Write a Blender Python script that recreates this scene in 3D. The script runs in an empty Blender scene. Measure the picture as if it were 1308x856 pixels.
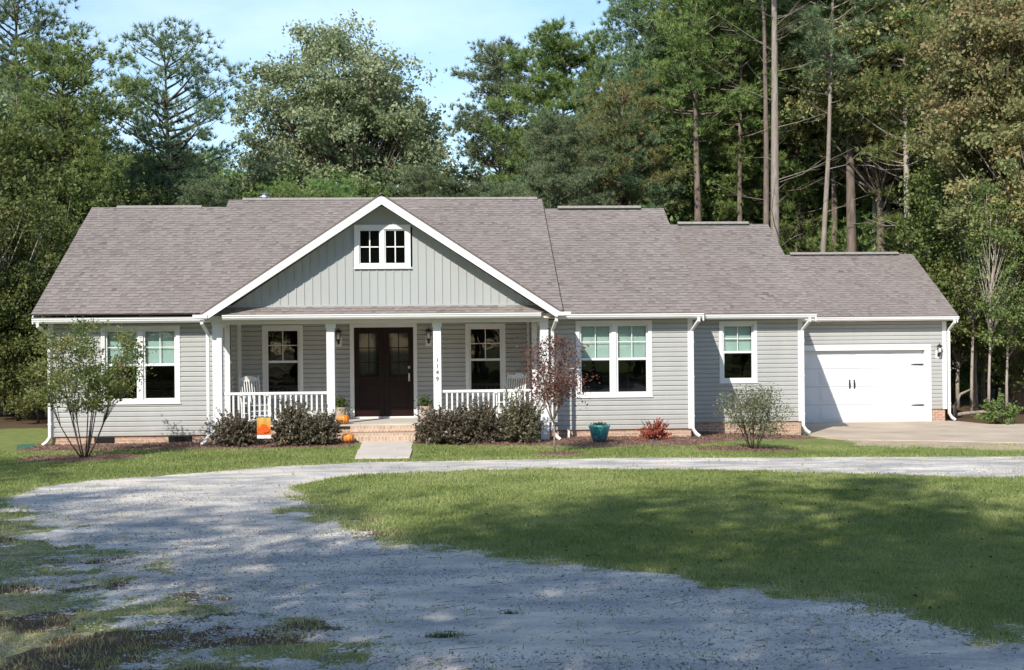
import bpy, math, random
import numpy as np
R = math.radians
scene = bpy.context.scene
COL = scene.collection
rng = np.random.default_rng(7)
random.seed(7)

# ------------------------------------------------------------------ materials
class NT:
    def __init__(s, name):
        s.m = bpy.data.materials.new(name); s.m.use_nodes = True
        s.t = s.m.node_tree; s.t.nodes.clear()
        s.out = s.n('ShaderNodeOutputMaterial')
    def n(s, typ, **kw):
        nd = s.t.nodes.new(typ)
        for k, v in kw.items():
            if k[0] == '_': nd.inputs[k[1:].replace('_', ' ')].default_value = v
            else: setattr(nd, k, v)
        return nd
    def l(s, a, b): s.t.links.new(a, b)
    def surf(s, sh): s.l(sh, s.out.inputs['Surface']); return s.m
    def ramp(s, fac, stops):
        r = s.n('ShaderNodeValToRGB')
        e = r.color_ramp.elements
        while len(e) < len(stops): e.new(.5)
        for el, (p, c) in zip(e, stops): el.position = p; el.color = (*c, 1)
        s.l(fac, r.inputs[0]); return r.outputs[0]
    def mix(s, f, a, b, mode='MIX'):
        m = s.n('ShaderNodeMix', data_type='RGBA', blend_type=mode)
        for i, v in ((0, f), (6, a), (7, b)):
            if isinstance(v, (int, float)): m.inputs[i].default_value = v
            elif isinstance(v, tuple): m.inputs[i].default_value = (*v, 1)
            else: s.l(v, m.inputs[i])
        return m.outputs[2]
    def math(s, op, a, b=0.0):
        m = s.n('ShaderNodeMath', operation=op)
        for i, v in ((0, a), (1, b)):
            if isinstance(v, (int, float)): m.inputs[i].default_value = v
            else: s.l(v, m.inputs[i])
        return m.outputs[0]
    def noise(s, scale, detail=4, rough=.55, coord='Object', mapscale=None):
        tc = s.n('ShaderNodeTexCoord'); o = tc.outputs[coord]
        if mapscale:
            mp = s.n('ShaderNodeMapping'); mp.inputs['Scale'].default_value = mapscale
            s.l(o, mp.inputs[0]); o = mp.outputs[0]
        nz = s.n('ShaderNodeTexNoise', _Scale=scale, _Detail=detail, _Roughness=rough)
        s.l(o, nz.inputs['Vector']); return nz.outputs['Fac']
    def bsdf(s, col, rough=.6, spec=.5, bump=None, bstr=.3, bdist=.01, metal=0.0):
        p = s.n('ShaderNodeBsdfPrincipled')
        p.inputs['Metallic'].default_value = metal
        p.inputs['Specular IOR Level'].default_value = spec
        for k, v in (('Base Color', col), ('Roughness', rough)):
            if isinstance(v, tuple): p.inputs[k].default_value = (*v, 1)
            elif isinstance(v, (int, float)): p.inputs[k].default_value = v
            else: s.l(v, p.inputs[k])
        if bump is not None:
            b = s.n('ShaderNodeBump', _Strength=bstr, _Distance=bdist)
            s.l(bump, b.inputs['Height']); s.l(b.outputs[0], p.inputs['Normal'])
        return p.outputs[0]

def simple(name, c, rough=.6, var=.12, scale=3, spec=.4, bscale=60, bstr=.15, metal=0.0, streak=False):
    t = NT(name)
    f = t.noise(scale, 5, .6, mapscale=(1, 1, .25) if streak else None)
    c2 = tuple(v * (1 - var) for v in c); c1 = tuple(min(1, v * (1 + var * .5)) for v in c)
    col = t.ramp(f, [(.3, c2), (.7, c1)])
    return t.surf(t.bsdf(col, rough, spec, t.noise(bscale, 2), bstr, .003, metal))

M = {}
def siding_mat():
    t = NT('grey_siding')
    col = t.ramp(t.noise(1.1, 5, .65, mapscale=(1, 1, .22)), [(.3, (.385, .385, .365)), (.7, (.445, .445, .425))])
    tc = t.n('ShaderNodeTexCoord'); sep = t.n('ShaderNodeSeparateXYZ'); t.l(tc.outputs['Object'], sep.inputs[0])
    splash = t.math('SUBTRACT', t.math('ADD', t.math('MULTIPLY', t.noise(3.5, 5, .7), .9), .22), sep.outputs[2])
    cl = t.n('ShaderNodeClamp'); t.l(t.math('MULTIPLY', splash, 1.1), cl.inputs[0])
    col = t.mix(t.math('MULTIPLY', cl.outputs[0], .45), col, (.30, .25, .19))
    return t.surf(t.bsdf(col, .55, .35, t.noise(2.2, 3, .6, mapscale=(1, 1, 3)), .25, .02))
M['siding'] = siding_mat()
M['porch_siding'] = M['siding']
M['batten'] = simple('batten_siding', (.385, .395, .38), .55, .06, 1.5, .35, 40, .1, streak=True)
M['white'] = simple('white_paint', (.76, .755, .74), .45, .06, 2, .4, 30, .05, streak=True)
M['soffit'] = simple('soffit_paint', (.70, .68, .61), .5, .06, 2, .4, 30, .05)
M['black'] = simple('black_metal', (.012, .012, .013), .4, .2, 8, .5, 50, .05)
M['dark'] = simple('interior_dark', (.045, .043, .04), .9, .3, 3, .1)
M['curtain'] = simple('blind_fabric', (.62, .70, .67), .8, .08, 3, .2)
M['door'] = simple('maroon_door', (.014, .0035, .0035), .35, .25, 6, .3, 30, .05)
M['vinylwhite'] = simple('garage_white', (.70, .71, .72), .45, .04, 3, .35, 120, .15)
M['steel'] = simple('satin_nickel', (.6, .58, .55), .3, .1, 5, .5, 50, .02, metal=1.0)
M['chair'] = simple('chair_paint', (.72, .72, .70), .45, .1, 5, .4)
M['terracotta'] = simple('planter_clay', (.42, .33, .27), .75, .25, 9, .2, 40, .3)
M['stem'] = simple('pumpkin_stem', (.30, .27, .14), .8, .3, 20, .2)
M['soil'] = simple('potting_soil', (.03, .02, .014), .95, .5, 30, .1, 60, .8)
M['green_plastic'] = simple('green_plastic', (.06, .16, .11), .5, .2, 8, .4)
M['grey_wood'] = simple('grey_dead_wood', (.30, .25, .20), .85, .4, 10, .2, 60, .6)
M['stake'] = simple('pale_stake', (.62, .56, .47), .7, .25, 12, .2, 60, .4)
M['ridge'] = simple('ridge_vent_shingle', (.30, .265, .235), .9, .25, 12, .1, 90, .6)
M['slab'] = simple('concrete_apron', (.50, .405, .305), .85, .22, .9, .25, 90, .35)
M['walk'] = simple('concrete_walk', (.55, .49, .42), .85, .14, 1.5, .25, 90, .35)

def pot_mat():
    t = NT('teal_glaze')
    tc = t.n('ShaderNodeTexCoord'); sep = t.n('ShaderNodeSeparateXYZ'); t.l(tc.outputs['Object'], sep.inputs[0])
    z = t.math('DIVIDE', sep.outputs[2], .42)
    drip = t.noise(14, 4, .6, mapscale=(1, 1, .12))
    f = t.math('ADD', z, t.math('MULTIPLY', t.math('SUBTRACT', drip, .5), .9))
    col = t.ramp(f, [(.15, (.02, .06, .09)), (.5, (.015, .13, .16)), (.75, (.03, .27, .27)), (.95, (.09, .36, .32))])
    return t.surf(t.bsdf(col, .15, .6))
M['teal'] = pot_mat()

def pumpkin_mat():
    t = NT('pumpkin_skin')
    col = t.ramp(t.noise(9, 4), [(.3, (.62, .17, .025)), (.7, (.80, .30, .05))])
    return t.surf(t.bsdf(col, .4, .4))
M['pumpkin'] = pumpkin_mat()

def flag_mat():
    t = NT('flag_cloth')
    tc = t.n('ShaderNodeTexCoord'); sep = t.n('ShaderNodeSeparateXYZ'); t.l(tc.outputs['Object'], sep.inputs[0])
    f = t.math('ADD', sep.outputs[2], t.math('MULTIPLY', t.noise(16, 3), .18))
    col = t.ramp(f, [(.35, (.42, .07, .02)), (.5, (.55, .15, .03)), (.66, (.58, .30, .06)), (.85, (.55, .42, .14))])
    return t.surf(t.bsdf(col, .8, .1))
M['flag'] = flag_mat()
M['flag_white'] = simple('flag_white', (.75, .74, .70), .8, .1, 10, .1)

def brick_mat(name, c1, c2, mortar, rot=False, bw=.2, rh=.067):
    t = NT(name)
    tc = t.n('ShaderNodeTexCoord'); sep = t.n('ShaderNodeSeparateXYZ'); t.l(tc.outputs['Object'], sep.inputs[0])
    cb = t.n('ShaderNodeCombineXYZ'); s = t.math('ADD', sep.outputs[0], sep.outputs[1])
    t.l(s, cb.inputs[0]); t.l(sep.outputs[2], cb.inputs[1])
    b = t.n('ShaderNodeTexBrick', _Scale=1.0, _Mortar_Size=.006, _Mortar_Smooth=.1, _Bias=0.0, _Brick_Width=bw, _Row_Height=rh)
    b.inputs['Color1'].default_value = (*c1, 1); b.inputs['Color2'].default_value = (*c2, 1); b.inputs['Mortar'].default_value = (*mortar, 1)
    t.l(cb.outputs[0], b.inputs['Vector'])
    col = t.mix(.5, b.outputs[0], t.ramp(t.noise(18, 4), [(.3, (.35, .35, .35)), (.7, (.75, .75, .75))]), 'OVERLAY')
    return t.surf(t.bsdf(col, .85, .2, b.outputs['Fac'], -.5, .006))
M['brick'] = brick_mat('foundation_brick', (.44, .29, .20), (.36, .21, .15), (.50, .44, .36))
M['step_brick'] = brick_mat('step_brick', (.47, .34, .25), (.40, .27, .19), (.54, .48, .39), bw=.075, rh=.12)

def glass_mat(name, tint):
    t = NT(name)
    tr = t.n('ShaderNodeBsdfTransparent'); tr.inputs[0].default_value = (*tint, 1)
    g = t.n('ShaderNodeBsdfGlossy', _Roughness=.015)
    lw = t.n('ShaderNodeLayerWeight', _Blend=.5); f_ = t.math('ADD', .055, t.math('MULTIPLY', t.math('POWER', lw.outputs['Facing'], 4), .5))
    nz = t.noise(2.5, 1); b = t.n('ShaderNodeBump', _Strength=.06, _Distance=.02); t.l(nz, b.inputs['Height'])
    t.l(b.outputs[0], g.inputs['Normal'])
    mx = t.n('ShaderNodeMixShader'); t.l(f_, mx.inputs[0]); t.l(tr.outputs[0], mx.inputs[1]); t.l(g.outputs[0], mx.inputs[2])
    return t.surf(mx.outputs[0])
M['glass'] = glass_mat('window_glass', (.80, .90, .86))
M['screen_glass'] = glass_mat('screened_glass', (.25, .27, .27))
def door_glass():
    t = NT('door_glass')
    return t.surf(t.bsdf((.010, .012, .011), .03, .45))
M['door_glass'] = door_glass()
def bulb_mat():
    t = NT('lantern_glass')
    return t.surf(t.bsdf((.75, .74, .70), .15, .6))
M['bulb'] = bulb_mat()

def shingle_mat():
    t = NT('asphalt_shingles')
    at = t.n('ShaderNodeAttribute', attribute_name='rnd')
    col = t.ramp(at.outputs['Fac'], [(0, (.12, .10, .09)), (.3, (.19, .16, .145)), (.6, (.245, .21, .19)), (.85, (.265, .228, .205)), (1, (.31, .272, .245))])
    gran = t.ramp(t.noise(160, 3, .7), [(.3, (.25, .25, .25)), (.7, (.78, .78, .78))])
    col = t.mix(.55, col, gran, 'OVERLAY')
    st = t.ramp(t.noise(.35, 4, .6, mapscale=(1, .4, 1)), [(.3, (.42, .42, .42)), (.7, (.56, .56, .56))])
    col = t.mix(.6, col, st, 'OVERLAY')
    return t.surf(t.bsdf(col, .95, .12, t.noise(140, 3, .7), .5, .004))
M['shingle'] = shingle_mat()

def leaf_mat(name, cols, trans=.42, gain=1.0, objvar=.25, rough=.5, spec=.3):
    t = NT(name)
    at = t.n('ShaderNodeAttribute', attribute_name='rnd')
    n = len(cols)
    col = t.ramp(at.outputs['Fac'], [(i / max(1, n - 1), c) for i, c in enumerate(cols)])
    oi = t.n('ShaderNodeObjectInfo')
    hs = t.n('ShaderNodeHueSaturation')
    t.l(t.math('ADD', t.math('MULTIPLY', oi.outputs['Random'], .05), .475), hs.inputs['Hue'])
    t.l(t.math('ADD', t.math('MULTIPLY', oi.outputs['Random'], objvar * 2), gain - objvar), hs.inputs['Value'])
    t.l(col, hs.inputs['Color'])
    p = t.bsdf(hs.outputs[0], rough, spec)
    tl = t.n('ShaderNodeBsdfTranslucent'); t.l(hs.outputs[0], tl.inputs[0])
    mx = t.n('ShaderNodeMixShader'); mx.inputs[0].default_value = trans
    t.l(p, mx.inputs[1]); t.l(tl.outputs[0], mx.inputs[2])
    return t.surf(mx.outputs[0])
M['pine'] = leaf_mat('pine_needles', [(.07, .11, .035), (.125, .185, .055), (.19, .25, .08), (.235, .27, .095)], gain=1.6)
M['pine_pale'] = leaf_mat('pale_pine_needles', [(.09, .13, .07), (.17, .22, .11), (.26, .30, .16)], gain=1.35)
M['pine_brown'] = leaf_mat('yellowing_pine_needles', [(.08, .11, .04), (.16, .19, .065), (.26, .23, .09), (.28, .18, .08)], gain=1.35)
M['oak'] = leaf_mat('oak_leaves', [(.12, .17, .08), (.21, .27, .135), (.30, .36, .20), (.37, .42, .26)], objvar=.05, trans=.45, gain=1.25)
M['leaf_green'] = leaf_mat('understory_leaves', [(.07, .11, .035), (.14, .20, .06), (.24, .30, .09), (.34, .32, .12)], gain=.95)
M['leaf_brown'] = leaf_mat('turning_leaves', [(.10, .115, .045), (.18, .20, .08), (.27, .24, .11), (.29, .19, .09)], gain=1.35)
M['crape'] = leaf_mat('crape_leaves', [(.08, .115, .035), (.16, .20, .06), (.25, .25, .08), (.30, .19, .08)], objvar=0, gain=1.0)
M['maple'] = leaf_mat('maple_leaves', [(.075, .035, .03), (.15, .06, .05), (.23, .085, .07), (.20, .15, .09)], objvar=0)
M['greyshrub'] = leaf_mat('shrub_leaves', [(.08, .10, .04), (.17, .20, .10), (.28, .30, .19), (.34, .30, .16)], objvar=0)
M['purple'] = leaf_mat('purple_leaves', [(.065, .055, .038), (.135, .125, .075), (.215, .21, .135), (.25, .175, .12)], trans=.28, objvar=.15, rough=.4, spec=.45)
M['redbush'] = leaf_mat('red_bush_leaves', [(.45, .06, .05), (.60, .12, .10), (.55, .22, .15), (.25, .28, .08)], objvar=0)
M['potleaf'] = leaf_mat('pot_leaves', [(.04, .08, .025), (.09, .15, .04), (.15, .20, .06)], objvar=0)
M['grass'] = leaf_mat('grass_blades', [(.165, .205, .06), (.265, .31, .10), (.37, .395, .15), (.50, .45, .25)], trans=.35, objvar=0, rough=.6, spec=.15)
M['litter'] = leaf_mat('dead_leaves', [(.045, .03, .02), (.11, .07, .04), (.22, .15, .08)], trans=.1, objvar=0)
M['mulchbits'] = leaf_mat('mulch_chips', [(.10, .055, .04), (.22, .125, .09), (.32, .20, .15)], trans=0, objvar=0, rough=.9)
def bark(name, c1, c2):
    t = NT(name)
    f = t.noise(9, 5, .65, mapscale=(1, 1, .25))
    return t.surf(t.bsdf(t.ramp(f, [(.3, c1), (.7, c2)]), .9, .15, f, .8, .03))
M['bark'] = bark('pine_bark', (.10, .075, .06), (.24, .19, .155))
M['bark_pale'] = bark('pale_bark', (.26, .22, .18), (.48, .42, .36))
M['bark_mid'] = bark('grey_bark', (.17, .14, .115), (.34, .29, .245))
M['bark_dark'] = bark('dark_bark', (.05, .04, .032), (.13, .105, .085))
def stone_mat():
    t = NT('gravel_stones')
    at = t.n('ShaderNodeAttribute', attribute_name='rnd')
    return t.surf(t.bsdf(t.ramp(at.outputs['Fac'], [(0, (.12, .115, .11)), (.45, (.36, .34, .315)), (1, (.68, .64, .58))]), .9, .2))
M['stone'] = stone_mat()

def ground_mat():
    t = NT('ground_cover')
    at = t.n('ShaderNodeAttribute', attribute_name='mask')
    sep = t.n('ShaderNodeSeparateColor'); t.l(at.outputs['Color'], sep.inputs[0])
    fine = t.noise(26, 4, .7); mid = t.noise(3.2, 5, .6); big = t.noise(.45, 4, .55); vf = t.noise(90, 3, .7)
    gr = t.ramp(mid, [(.3, (.14, .17, .05)), (.55, (.19, .22, .065)), (.75, (.27, .26, .10))])
    gr = t.mix(.5, gr, t.ramp(vf, [(.3, (.2, .2, .2)), (.7, (.7, .7, .7))]), 'OVERLAY')
    dust = t.ramp(big, [(.3, (.55, .485, .405)), (.7, (.72, .65, .555))])
    peb = t.ramp(vf, [(.35, (.20, .19, .18)), (.6, (.38, .36, .335)), (.75, (.60, .565, .52))])
    vor = t.n('ShaderNodeTexVoronoi', _Scale=42.0); tc = t.n('ShaderNodeTexCoord'); t.l(tc.outputs['Object'], vor.inputs['Vector'])
    vcol = t.ramp(vor.outputs['Distance'], [(.0, (.55, .55, .54)), (.6, (.40, .41, .42)), (.9, (.26, .26, .27))])
    peb = t.mix(.3, peb, vcol)
    str_ = t.noise(.8, 6, .62, mapscale=(1, 2.2, 1)); patch = t.ramp(str_, [(.40, (0, 0, 0)), (.60, (.95, .95, .95))])
    gv = t.mix(patch, dust, peb)
    gv = t.mix(.35, gv, t.ramp(fine, [(.35, (.3, .3, .3)), (.65, (.68, .68, .68))]), 'OVERLAY')
    mu = t.mix(.6, t.ramp(fine, [(.3, (.13, .075, .055)), (.7, (.34, .21, .165))]), t.ramp(vf, [(.3, (.2, .2, .2)), (.7, (.75, .75, .75))]), 'OVERLAY')
    di = t.ramp(mid, [(.3, (.34, .26, .18)), (.7, (.50, .40, .30))])
    di = t.mix(.4, di, t.ramp(vf, [(.3, (.3, .3, .3)), (.7, (.7, .7, .7))]), 'OVERLAY')
    li = t.ramp(fine, [(.3, (.05, .035, .02)), (.7, (.16, .105, .06))])
    def soft(m, w=.5):
        x = t.math('ADD', m, t.math('MULTIPLY', t.math('SUBTRACT', fine, .5), w))
        x = t.math('MULTIPLY', t.math('SUBTRACT', x, .42), 6); c = t.n('ShaderNodeClamp'); t.l(x, c.inputs[0]); return c.outputs[0]
    gw = soft(sep.outputs[0], 1.5); mw = soft(sep.outputs[1], .5); dw = soft(sep.outputs[2], 1.0); lw = soft(at.outputs['Alpha'], .6)
    c = t.mix(dw, gr, di); c = t.mix(lw, c, li); c = t.mix(mw, c, mu); c = t.mix(gw, c, gv)
    h = t.math('ADD', t.math('MULTIPLY', vf, .5), t.math('ADD', fine, t.math('MULTIPLY', mid, .7)))
    return t.surf(t.bsdf(c, .95, .12, h, .5, .02))
M['ground'] = ground_mat()

# ------------------------------------------------------------------ mesh helpers
def tag(o, label=None, cat=None, group=None, kind=None):
    for k, v in (('label', label), ('category', cat), ('group', group), ('kind', kind)):
        if v: o[k] = v
    return o
def link(name, me, parent=None):
    o = bpy.data.objects.new(name, me); COL.objects.link(o)
    if parent: o.parent = parent
    return o
def empty(name, loc, rz=0, **kw):
    o = bpy.data.objects.new(name, None); COL.objects.link(o)
    o.location = loc; o.rotation_euler.z = rz; o.empty_display_size = .2
    return tag(o, **kw)

class MB:
    def __init__(s): s.v = []; s.f = []; s.r = []
    def add(s, vs, fs, rnd=None):
        b = len(s.v); s.v += [tuple(map(float, p)) for p in vs]; s.f += [tuple(b + i for i in f) for f in fs]
        s.r += [rnd if rnd is not None else 0.5] * len(fs); return s
    def quad(s, a, b, c, d, rnd=None): return s.add([a, b, c, d], [(0, 1, 2, 3)], rnd)
    def box(s, x0, x1, y0, y1, z0, z1, rnd=None):
        return s.add([(x0, y0, z0), (x1, y0, z0), (x1, y1, z0), (x0, y1, z0), (x0, y0, z1), (x1, y0, z1), (x1, y1, z1), (x0, y1, z1)],
                     [(0, 3, 2, 1), (4, 5, 6, 7), (0, 1, 5, 4), (1, 2, 6, 5), (2, 3, 7, 6), (3, 0, 4, 7)], rnd)
    def prism(s, poly, axis, a, b):
        # poly of 2D points; axis 'x': poly is (y,z); axis 'y': poly is (x,z)
        n = len(poly)
        def P(q, t): return (t, q[0], q[1]) if axis == 'x' else (q[0], t, q[1]) if axis == 'y' else (q[0], q[1], t)
        vs = [P(q, a) for q in poly] + [P(q, b) for q in poly]
        fs = [tuple(range(n))[::-1], tuple(range(n, 2 * n))] + [(i, (i + 1) % n, n + (i + 1) % n, n + i) for i in range(n)]
        return s.add(vs, fs)
    def tube(s, pts, rad, sides=8, rnd=None, cap=True, square=False):
        pts = [np.array(p, float) for p in pts]; n = len(pts)
        if isinstance(rad, (int, float)): rad = [rad] * n
        vs = []; prev = None
        for i, p in enumerate(pts):
            d = pts[min(i + 1, n - 1)] - pts[max(i - 1, 0)]; d /= (np.linalg.norm(d) + 1e-9)
            if prev is None:
                ref = np.array([0, 1., 0]) if abs(d[1]) < .9 else np.array([1., 0, 0])
                u = np.cross(d, ref)
            else: u = prev - d * (prev @ d)
            u /= (np.linalg.norm(u) + 1e-9); prev = u; w = np.cross(d, u)
            off = math.pi / sides if square else 0
            for k in range(sides):
                a = 2 * math.pi * k / sides + off
                vs.append(p + (u * math.cos(a) + w * math.sin(a)) * rad[i])
        fs = [(i * sides + k, i * sides + (k + 1) % sides, (i + 1) * sides + (k + 1) % sides, (i + 1) * sides + k) for i in range(n - 1) for k in range(sides)]
        if cap: fs += [tuple(range(sides))[::-1], tuple((n - 1) * sides + k for k in range(sides))]
        return s.add(vs, fs, rnd)
    def lathe(s, prof, cx, cy, cz, n=20, lobes=0, amp=0):
        vs = []
        for r, z in prof:
            for k in range(n):
                a = 2 * math.pi * k / n; rr = r * (1 - amp * abs(math.cos(a * lobes / 2)) ** 3) if lobes else r
                vs.append((cx + rr * math.cos(a), cy + rr * math.sin(a), cz + z))
        m = len(prof)
        fs = [(i * n + k, i * n + (k + 1) % n, (i + 1) * n + (k + 1) % n, (i + 1) * n + k) for i in range(m - 1) for k in range(n)]
        fs += [tuple(range(n))[::-1], tuple((m - 1) * n + k for k in range(n))]
        return s.add(vs, fs)
    def build(s, name, mat, parent=None, smooth=False, bevel=0):
        me = bpy.data.meshes.new(name); me.from_pydata(s.v, [], s.f); me.materials.append(mat)
        a = me.attributes.new('rnd', 'FLOAT', 'FACE'); a.data.foreach_set('value', s.r)
        if smooth: me.polygons.foreach_set('use_smooth', [True] * len(s.f))
        me.update(); o = link(name, me, parent)
        if bevel:
            b = o.modifiers.new('bevel', 'BEVEL'); b.width = bevel; b.segments = 2; b.limit_method = 'ANGLE'
        return o

def build_islands(mb, name, mat, parent, **kw):
    par = list(range(len(mb.v)))
    def fd(a):
        while par[a] != a: par[a] = par[par[a]]; a = par[a]
        return a
    for f in mb.f:
        for i in f[1:]: par[fd(i)] = fd(f[0])
    gr = {}
    for f in mb.f: gr.setdefault(fd(f[0]), []).append(f)
    for fs in gr.values():
        ids = sorted({i for f in fs for i in f}); mp_ = {j: i for i, j in enumerate(ids)}; q = MB(); q.add([mb.v[i] for i in ids], [tuple(mp_[i] for i in f) for f in fs]); q.build(name, mat, parent, **kw)
def np_mesh(name, V, k, mat, rnd=None):
    """V: (N*k,3) vertices in faces of k."""
    V = np.asarray(V, np.float32); n = len(V) // k
    me = bpy.data.meshes.new(name)
    me.vertices.add(len(V)); me.vertices.foreach_set('co', V.ravel())
    me.loops.add(n * k); me.loops.foreach_set('vertex_index', np.arange(n * k, dtype=np.int32))
    me.polygons.add(n); me.polygons.foreach_set('loop_start', np.arange(0, n * k, k, dtype=np.int32))
    me.materials.append(mat)
    a = me.attributes.new('rnd', 'FLOAT', 'FACE')
    a.data.foreach_set('value', (rng.random(n) if rnd is None else rnd).astype(np.float32))
    me.update(calc_edges=True); return me
def nrm(a): return a / (np.linalg.norm(a, axis=1, keepdims=True) + 1e-9)
def leaf_quads(C, size, aspect=.55, up=.5, rg=rng):
    N = len(C); n = rg.normal(size=(N, 3)); n[:, 2] += up; n = nrm(n)
    t = nrm(np.cross(n, rg.normal(size=(N, 3)))); b = np.cross(n, t)
    s = (size * rg.uniform(.6, 1.3, N))[:, None]
    fold = n * s * .25
    V = np.stack([C + t * s, C + b * s * aspect + fold, C - t * s, C - b * s * aspect + fold], 1)
    return V.reshape(-1, 3)
def needles(C, D, n, L, w, spread, rg=rng):
    C = np.repeat(C, n, 0); D = np.repeat(D, n, 0)
    d = nrm(D + rg.normal(size=C.shape) * spread)
    side = nrm(np.cross(d, rg.normal(size=C.shape))) * w / 2
    Lr = (L * rg.uniform(.6, 1.2, len(C)))[:, None]
    return np.stack([C - side, C + side, C + d * Lr], 1).reshape(-1, 3)

# ------------------------------------------------------------------ value noise for masks and height
_perm = rng.random((256, 256))
def vnoise(x, y):
    xi = np.floor(x).astype(int); yi = np.floor(y).astype(int); fx = x - xi; fy = y - yi
    fx = fx * fx * (3 - 2 * fx); fy = fy * fy * (3 - 2 * fy)
    g = lambda a, b: _perm[a & 255, b & 255]
    return (g(xi, yi) * (1 - fx) + g(xi + 1, yi) * fx) * (1 - fy) + (g(xi, yi + 1) * (1 - fx) + g(xi + 1, yi + 1) * fx) * fy
def fbm(x, y, o=4):
    s = 0; a = .5; t = 0
    for i in range(o): s = s + a * vnoise(x * 2 ** i + 17.3 * i, y * 2 ** i + 5.1 * i); t += a; a *= .55
    return s / t
def sstep(a, b, x): t = np.clip((x - a) / (b - a), 0, 1); return t * t * (3 - 2 * t)
def sdf(poly, x, y):
    """signed distance, negative inside"""
    P = np.array(poly, float); d = np.full(x.shape, 1e9); ins = np.zeros(x.shape, bool)
    for i in range(len(P)):
        a = P[i]; b = P[(i + 1) % len(P)]; e = b - a
        wx = x - a[0]; wy = y - a[1]; t = np.clip((wx * e[0] + wy * e[1]) / (e @ e), 0, 1)
        d = np.minimum(d, np.hypot(wx - e[0] * t, wy - e[1] * t))
        c = (a[1] > y) != (b[1] > y)
        ins ^= c & (x < (b[0] - a[0]) * (y - a[1]) / (b[1] - a[1] + 1e-12) + a[0])
    return np.where(ins, -d, d)
ISLAND = [(-2.35, -9.3), (-1.9, -8.0), (-.9, -7.25), (.6, -6.95), (2, -6.95), (5, -7.6), (9.7, -9.6), (14, -11.6), (19, -14.5), (21, -19), (18, -24), (11, -25.5), (6.4, -22.6),
          (4.7, -20.7), (3.7, -19.45), (2.55, -18.2), (1.2, -16.7), (.2, -15.9), (-.5, -15.1), (-1.5, -12.9), (-2.2, -11)]
DRIVE = [(60, -6.5), (30, -5.6), (11.5, -5.35), (8, -5.1), (2.2, -4.95), (-1.6, -5.1), (-3, -5.75), (-4.6, -6.7), (-6, -7.6), (-6.7, -8.6), (-6.6, -9.8), (-6.1, -11.6), (-5.3, -13.6), (-4.1, -16),
         (-2.7, -18.4), (-1.3, -20.8), (0, -23), (3, -28), (6, -40), (16, -40), (24, -27), (40, -20), (60, -15)]
MULCH1 = [(-9.3, .6), (-9.3, -1.5), (-7.6, -1.8), (-5.4, -1.95), (-3.4, -2.35), (-1.95, -2.3), (-1.75, -1.2), (-1.75, .6)]
MULCH2 = [(-.55, .6), (-.55, -2.0), (.8, -2.45), (2.4, -2.55), (4.2, -2.6), (5.7, -2.5), (6.4, -1.2), (7.4, .2), (9.3, .9), (9.3, 2.5), (5.9, 2.5), (5.9, .6)]
SLAB = [(9.45, 6.8), (9.45, 2.1), (10.0, .55), (12.0, -.2), (14, -1.3), (22, -2.2), (30, -2.6), (30, 4.2), (15.6, 5.2), (15.2, 6.8)]
DIRT = [(9.2, 1.6), (9.6, -.6), (10.0, -2.4), (12, -3.7), (16, -4.3), (40, -5.5), (40, 6.5), (15, 8.5), (9.4, 7)]
def height(x, y):
    z = -.165 * sstep(5, 9.4, x) * sstep(-7, -1.5, y)
    z = z + .10 * np.exp(-((x + 1.2) / 4.5) ** 2) * sstep(-4.6, -1.6, y) * sstep(14, 4, y)
    z = z + .05 * (fbm(x * .35 + 40, y * .35 + 9, 3) - .5) * sstep(60, 20, np.hypot(x, y)) * sstep(-1.5, -4, y)
    z = z + (.035 * (fbm(x * 1.6, y * 2.2, 4) - .5) + .022 * (fbm(x * 7, y * 9, 3) - .5)) * sstep(-6, -10, y)
    z = z + .9 * sstep(30, 120, y) * 0
    return z
def masks(x, y):
    n1 = fbm(x * .9 + 3, y * .9 + 8, 5) - .5; n2 = fbm(x * 5 + 11, y * 5 + 2, 3) - .5
    sd_i = sdf(ISLAND, x, y); sd_d = sdf(DRIVE, x, y)
    nearw = sstep(-8.5, -12, y); n3 = fbm(x * 1.9 + 91, y * 2.6 + 33, 5) - .5
    ri = sd_i + (n1 * 1.0 + n2 * .55) * (.3 + .7 * nearw)      # >0 outside the island
    left = sstep(-10.5, -16, y) * sstep(3, -1, x)
    rd = -sd_d + (n1 * 1.1 + n2 * .6) * (.25 + .75 * nearw) + left * (-.05 + n1 * 1.8 + n3 * 2.8 + n2 * 1.8)
    ri = ri + nearw * n3 * 1.1
    g = sstep(-.16 - .3 * nearw, .22 + .35 * nearw, ri) * sstep(-.2 - 1.1 * left, .2 + 1.2 * left, rd)
    m = np.maximum(sstep(.12, -.12, sdf(MULCH1, x, y) + n1 * .5), sstep(.12, -.12, sdf(MULCH2, x, y) + n1 * .5))
    for cx, cy, r in ((-7.3, -3.4, .95), (2.38, -3.95, .5), (6.7, -3.1, .85)):
        m = np.maximum(m, sstep(.18, -.18, np.hypot((x - cx) * .8, (y - cy) * 1.25) - r + n2 * .6 + n1 * .5))
    d = sstep(.5, -.5, sdf(DIRT, x, y) + n1 * 2.8 + .4)
    l = sstep(-.6, .8, np.maximum(y - 6.6 - .02 * (x + 9) ** 2 * (x > -9) * 0 + n1 * 1.5, 0) - .2) * ((x < -9.2) | (y > 11) | (x > 15.6))
    l = np.maximum(l, sstep(-.3, .8, y - 4.4 + n1 * 2) * (x > 15.3))
    l = np.maximum(l, sstep(-11.5, -14, y) * sstep(1.5, -2, x) * sstep(.36, .62, fbm(x * 1.1 + 70, y * 1.3 + 21, 4)) * .9)
    d = np.maximum(d, sstep(-10, -13, y) * sstep(1, -2, x) * .5)
    g = g * (1 - m)
    return g, m, d * (1 - g), l

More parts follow.
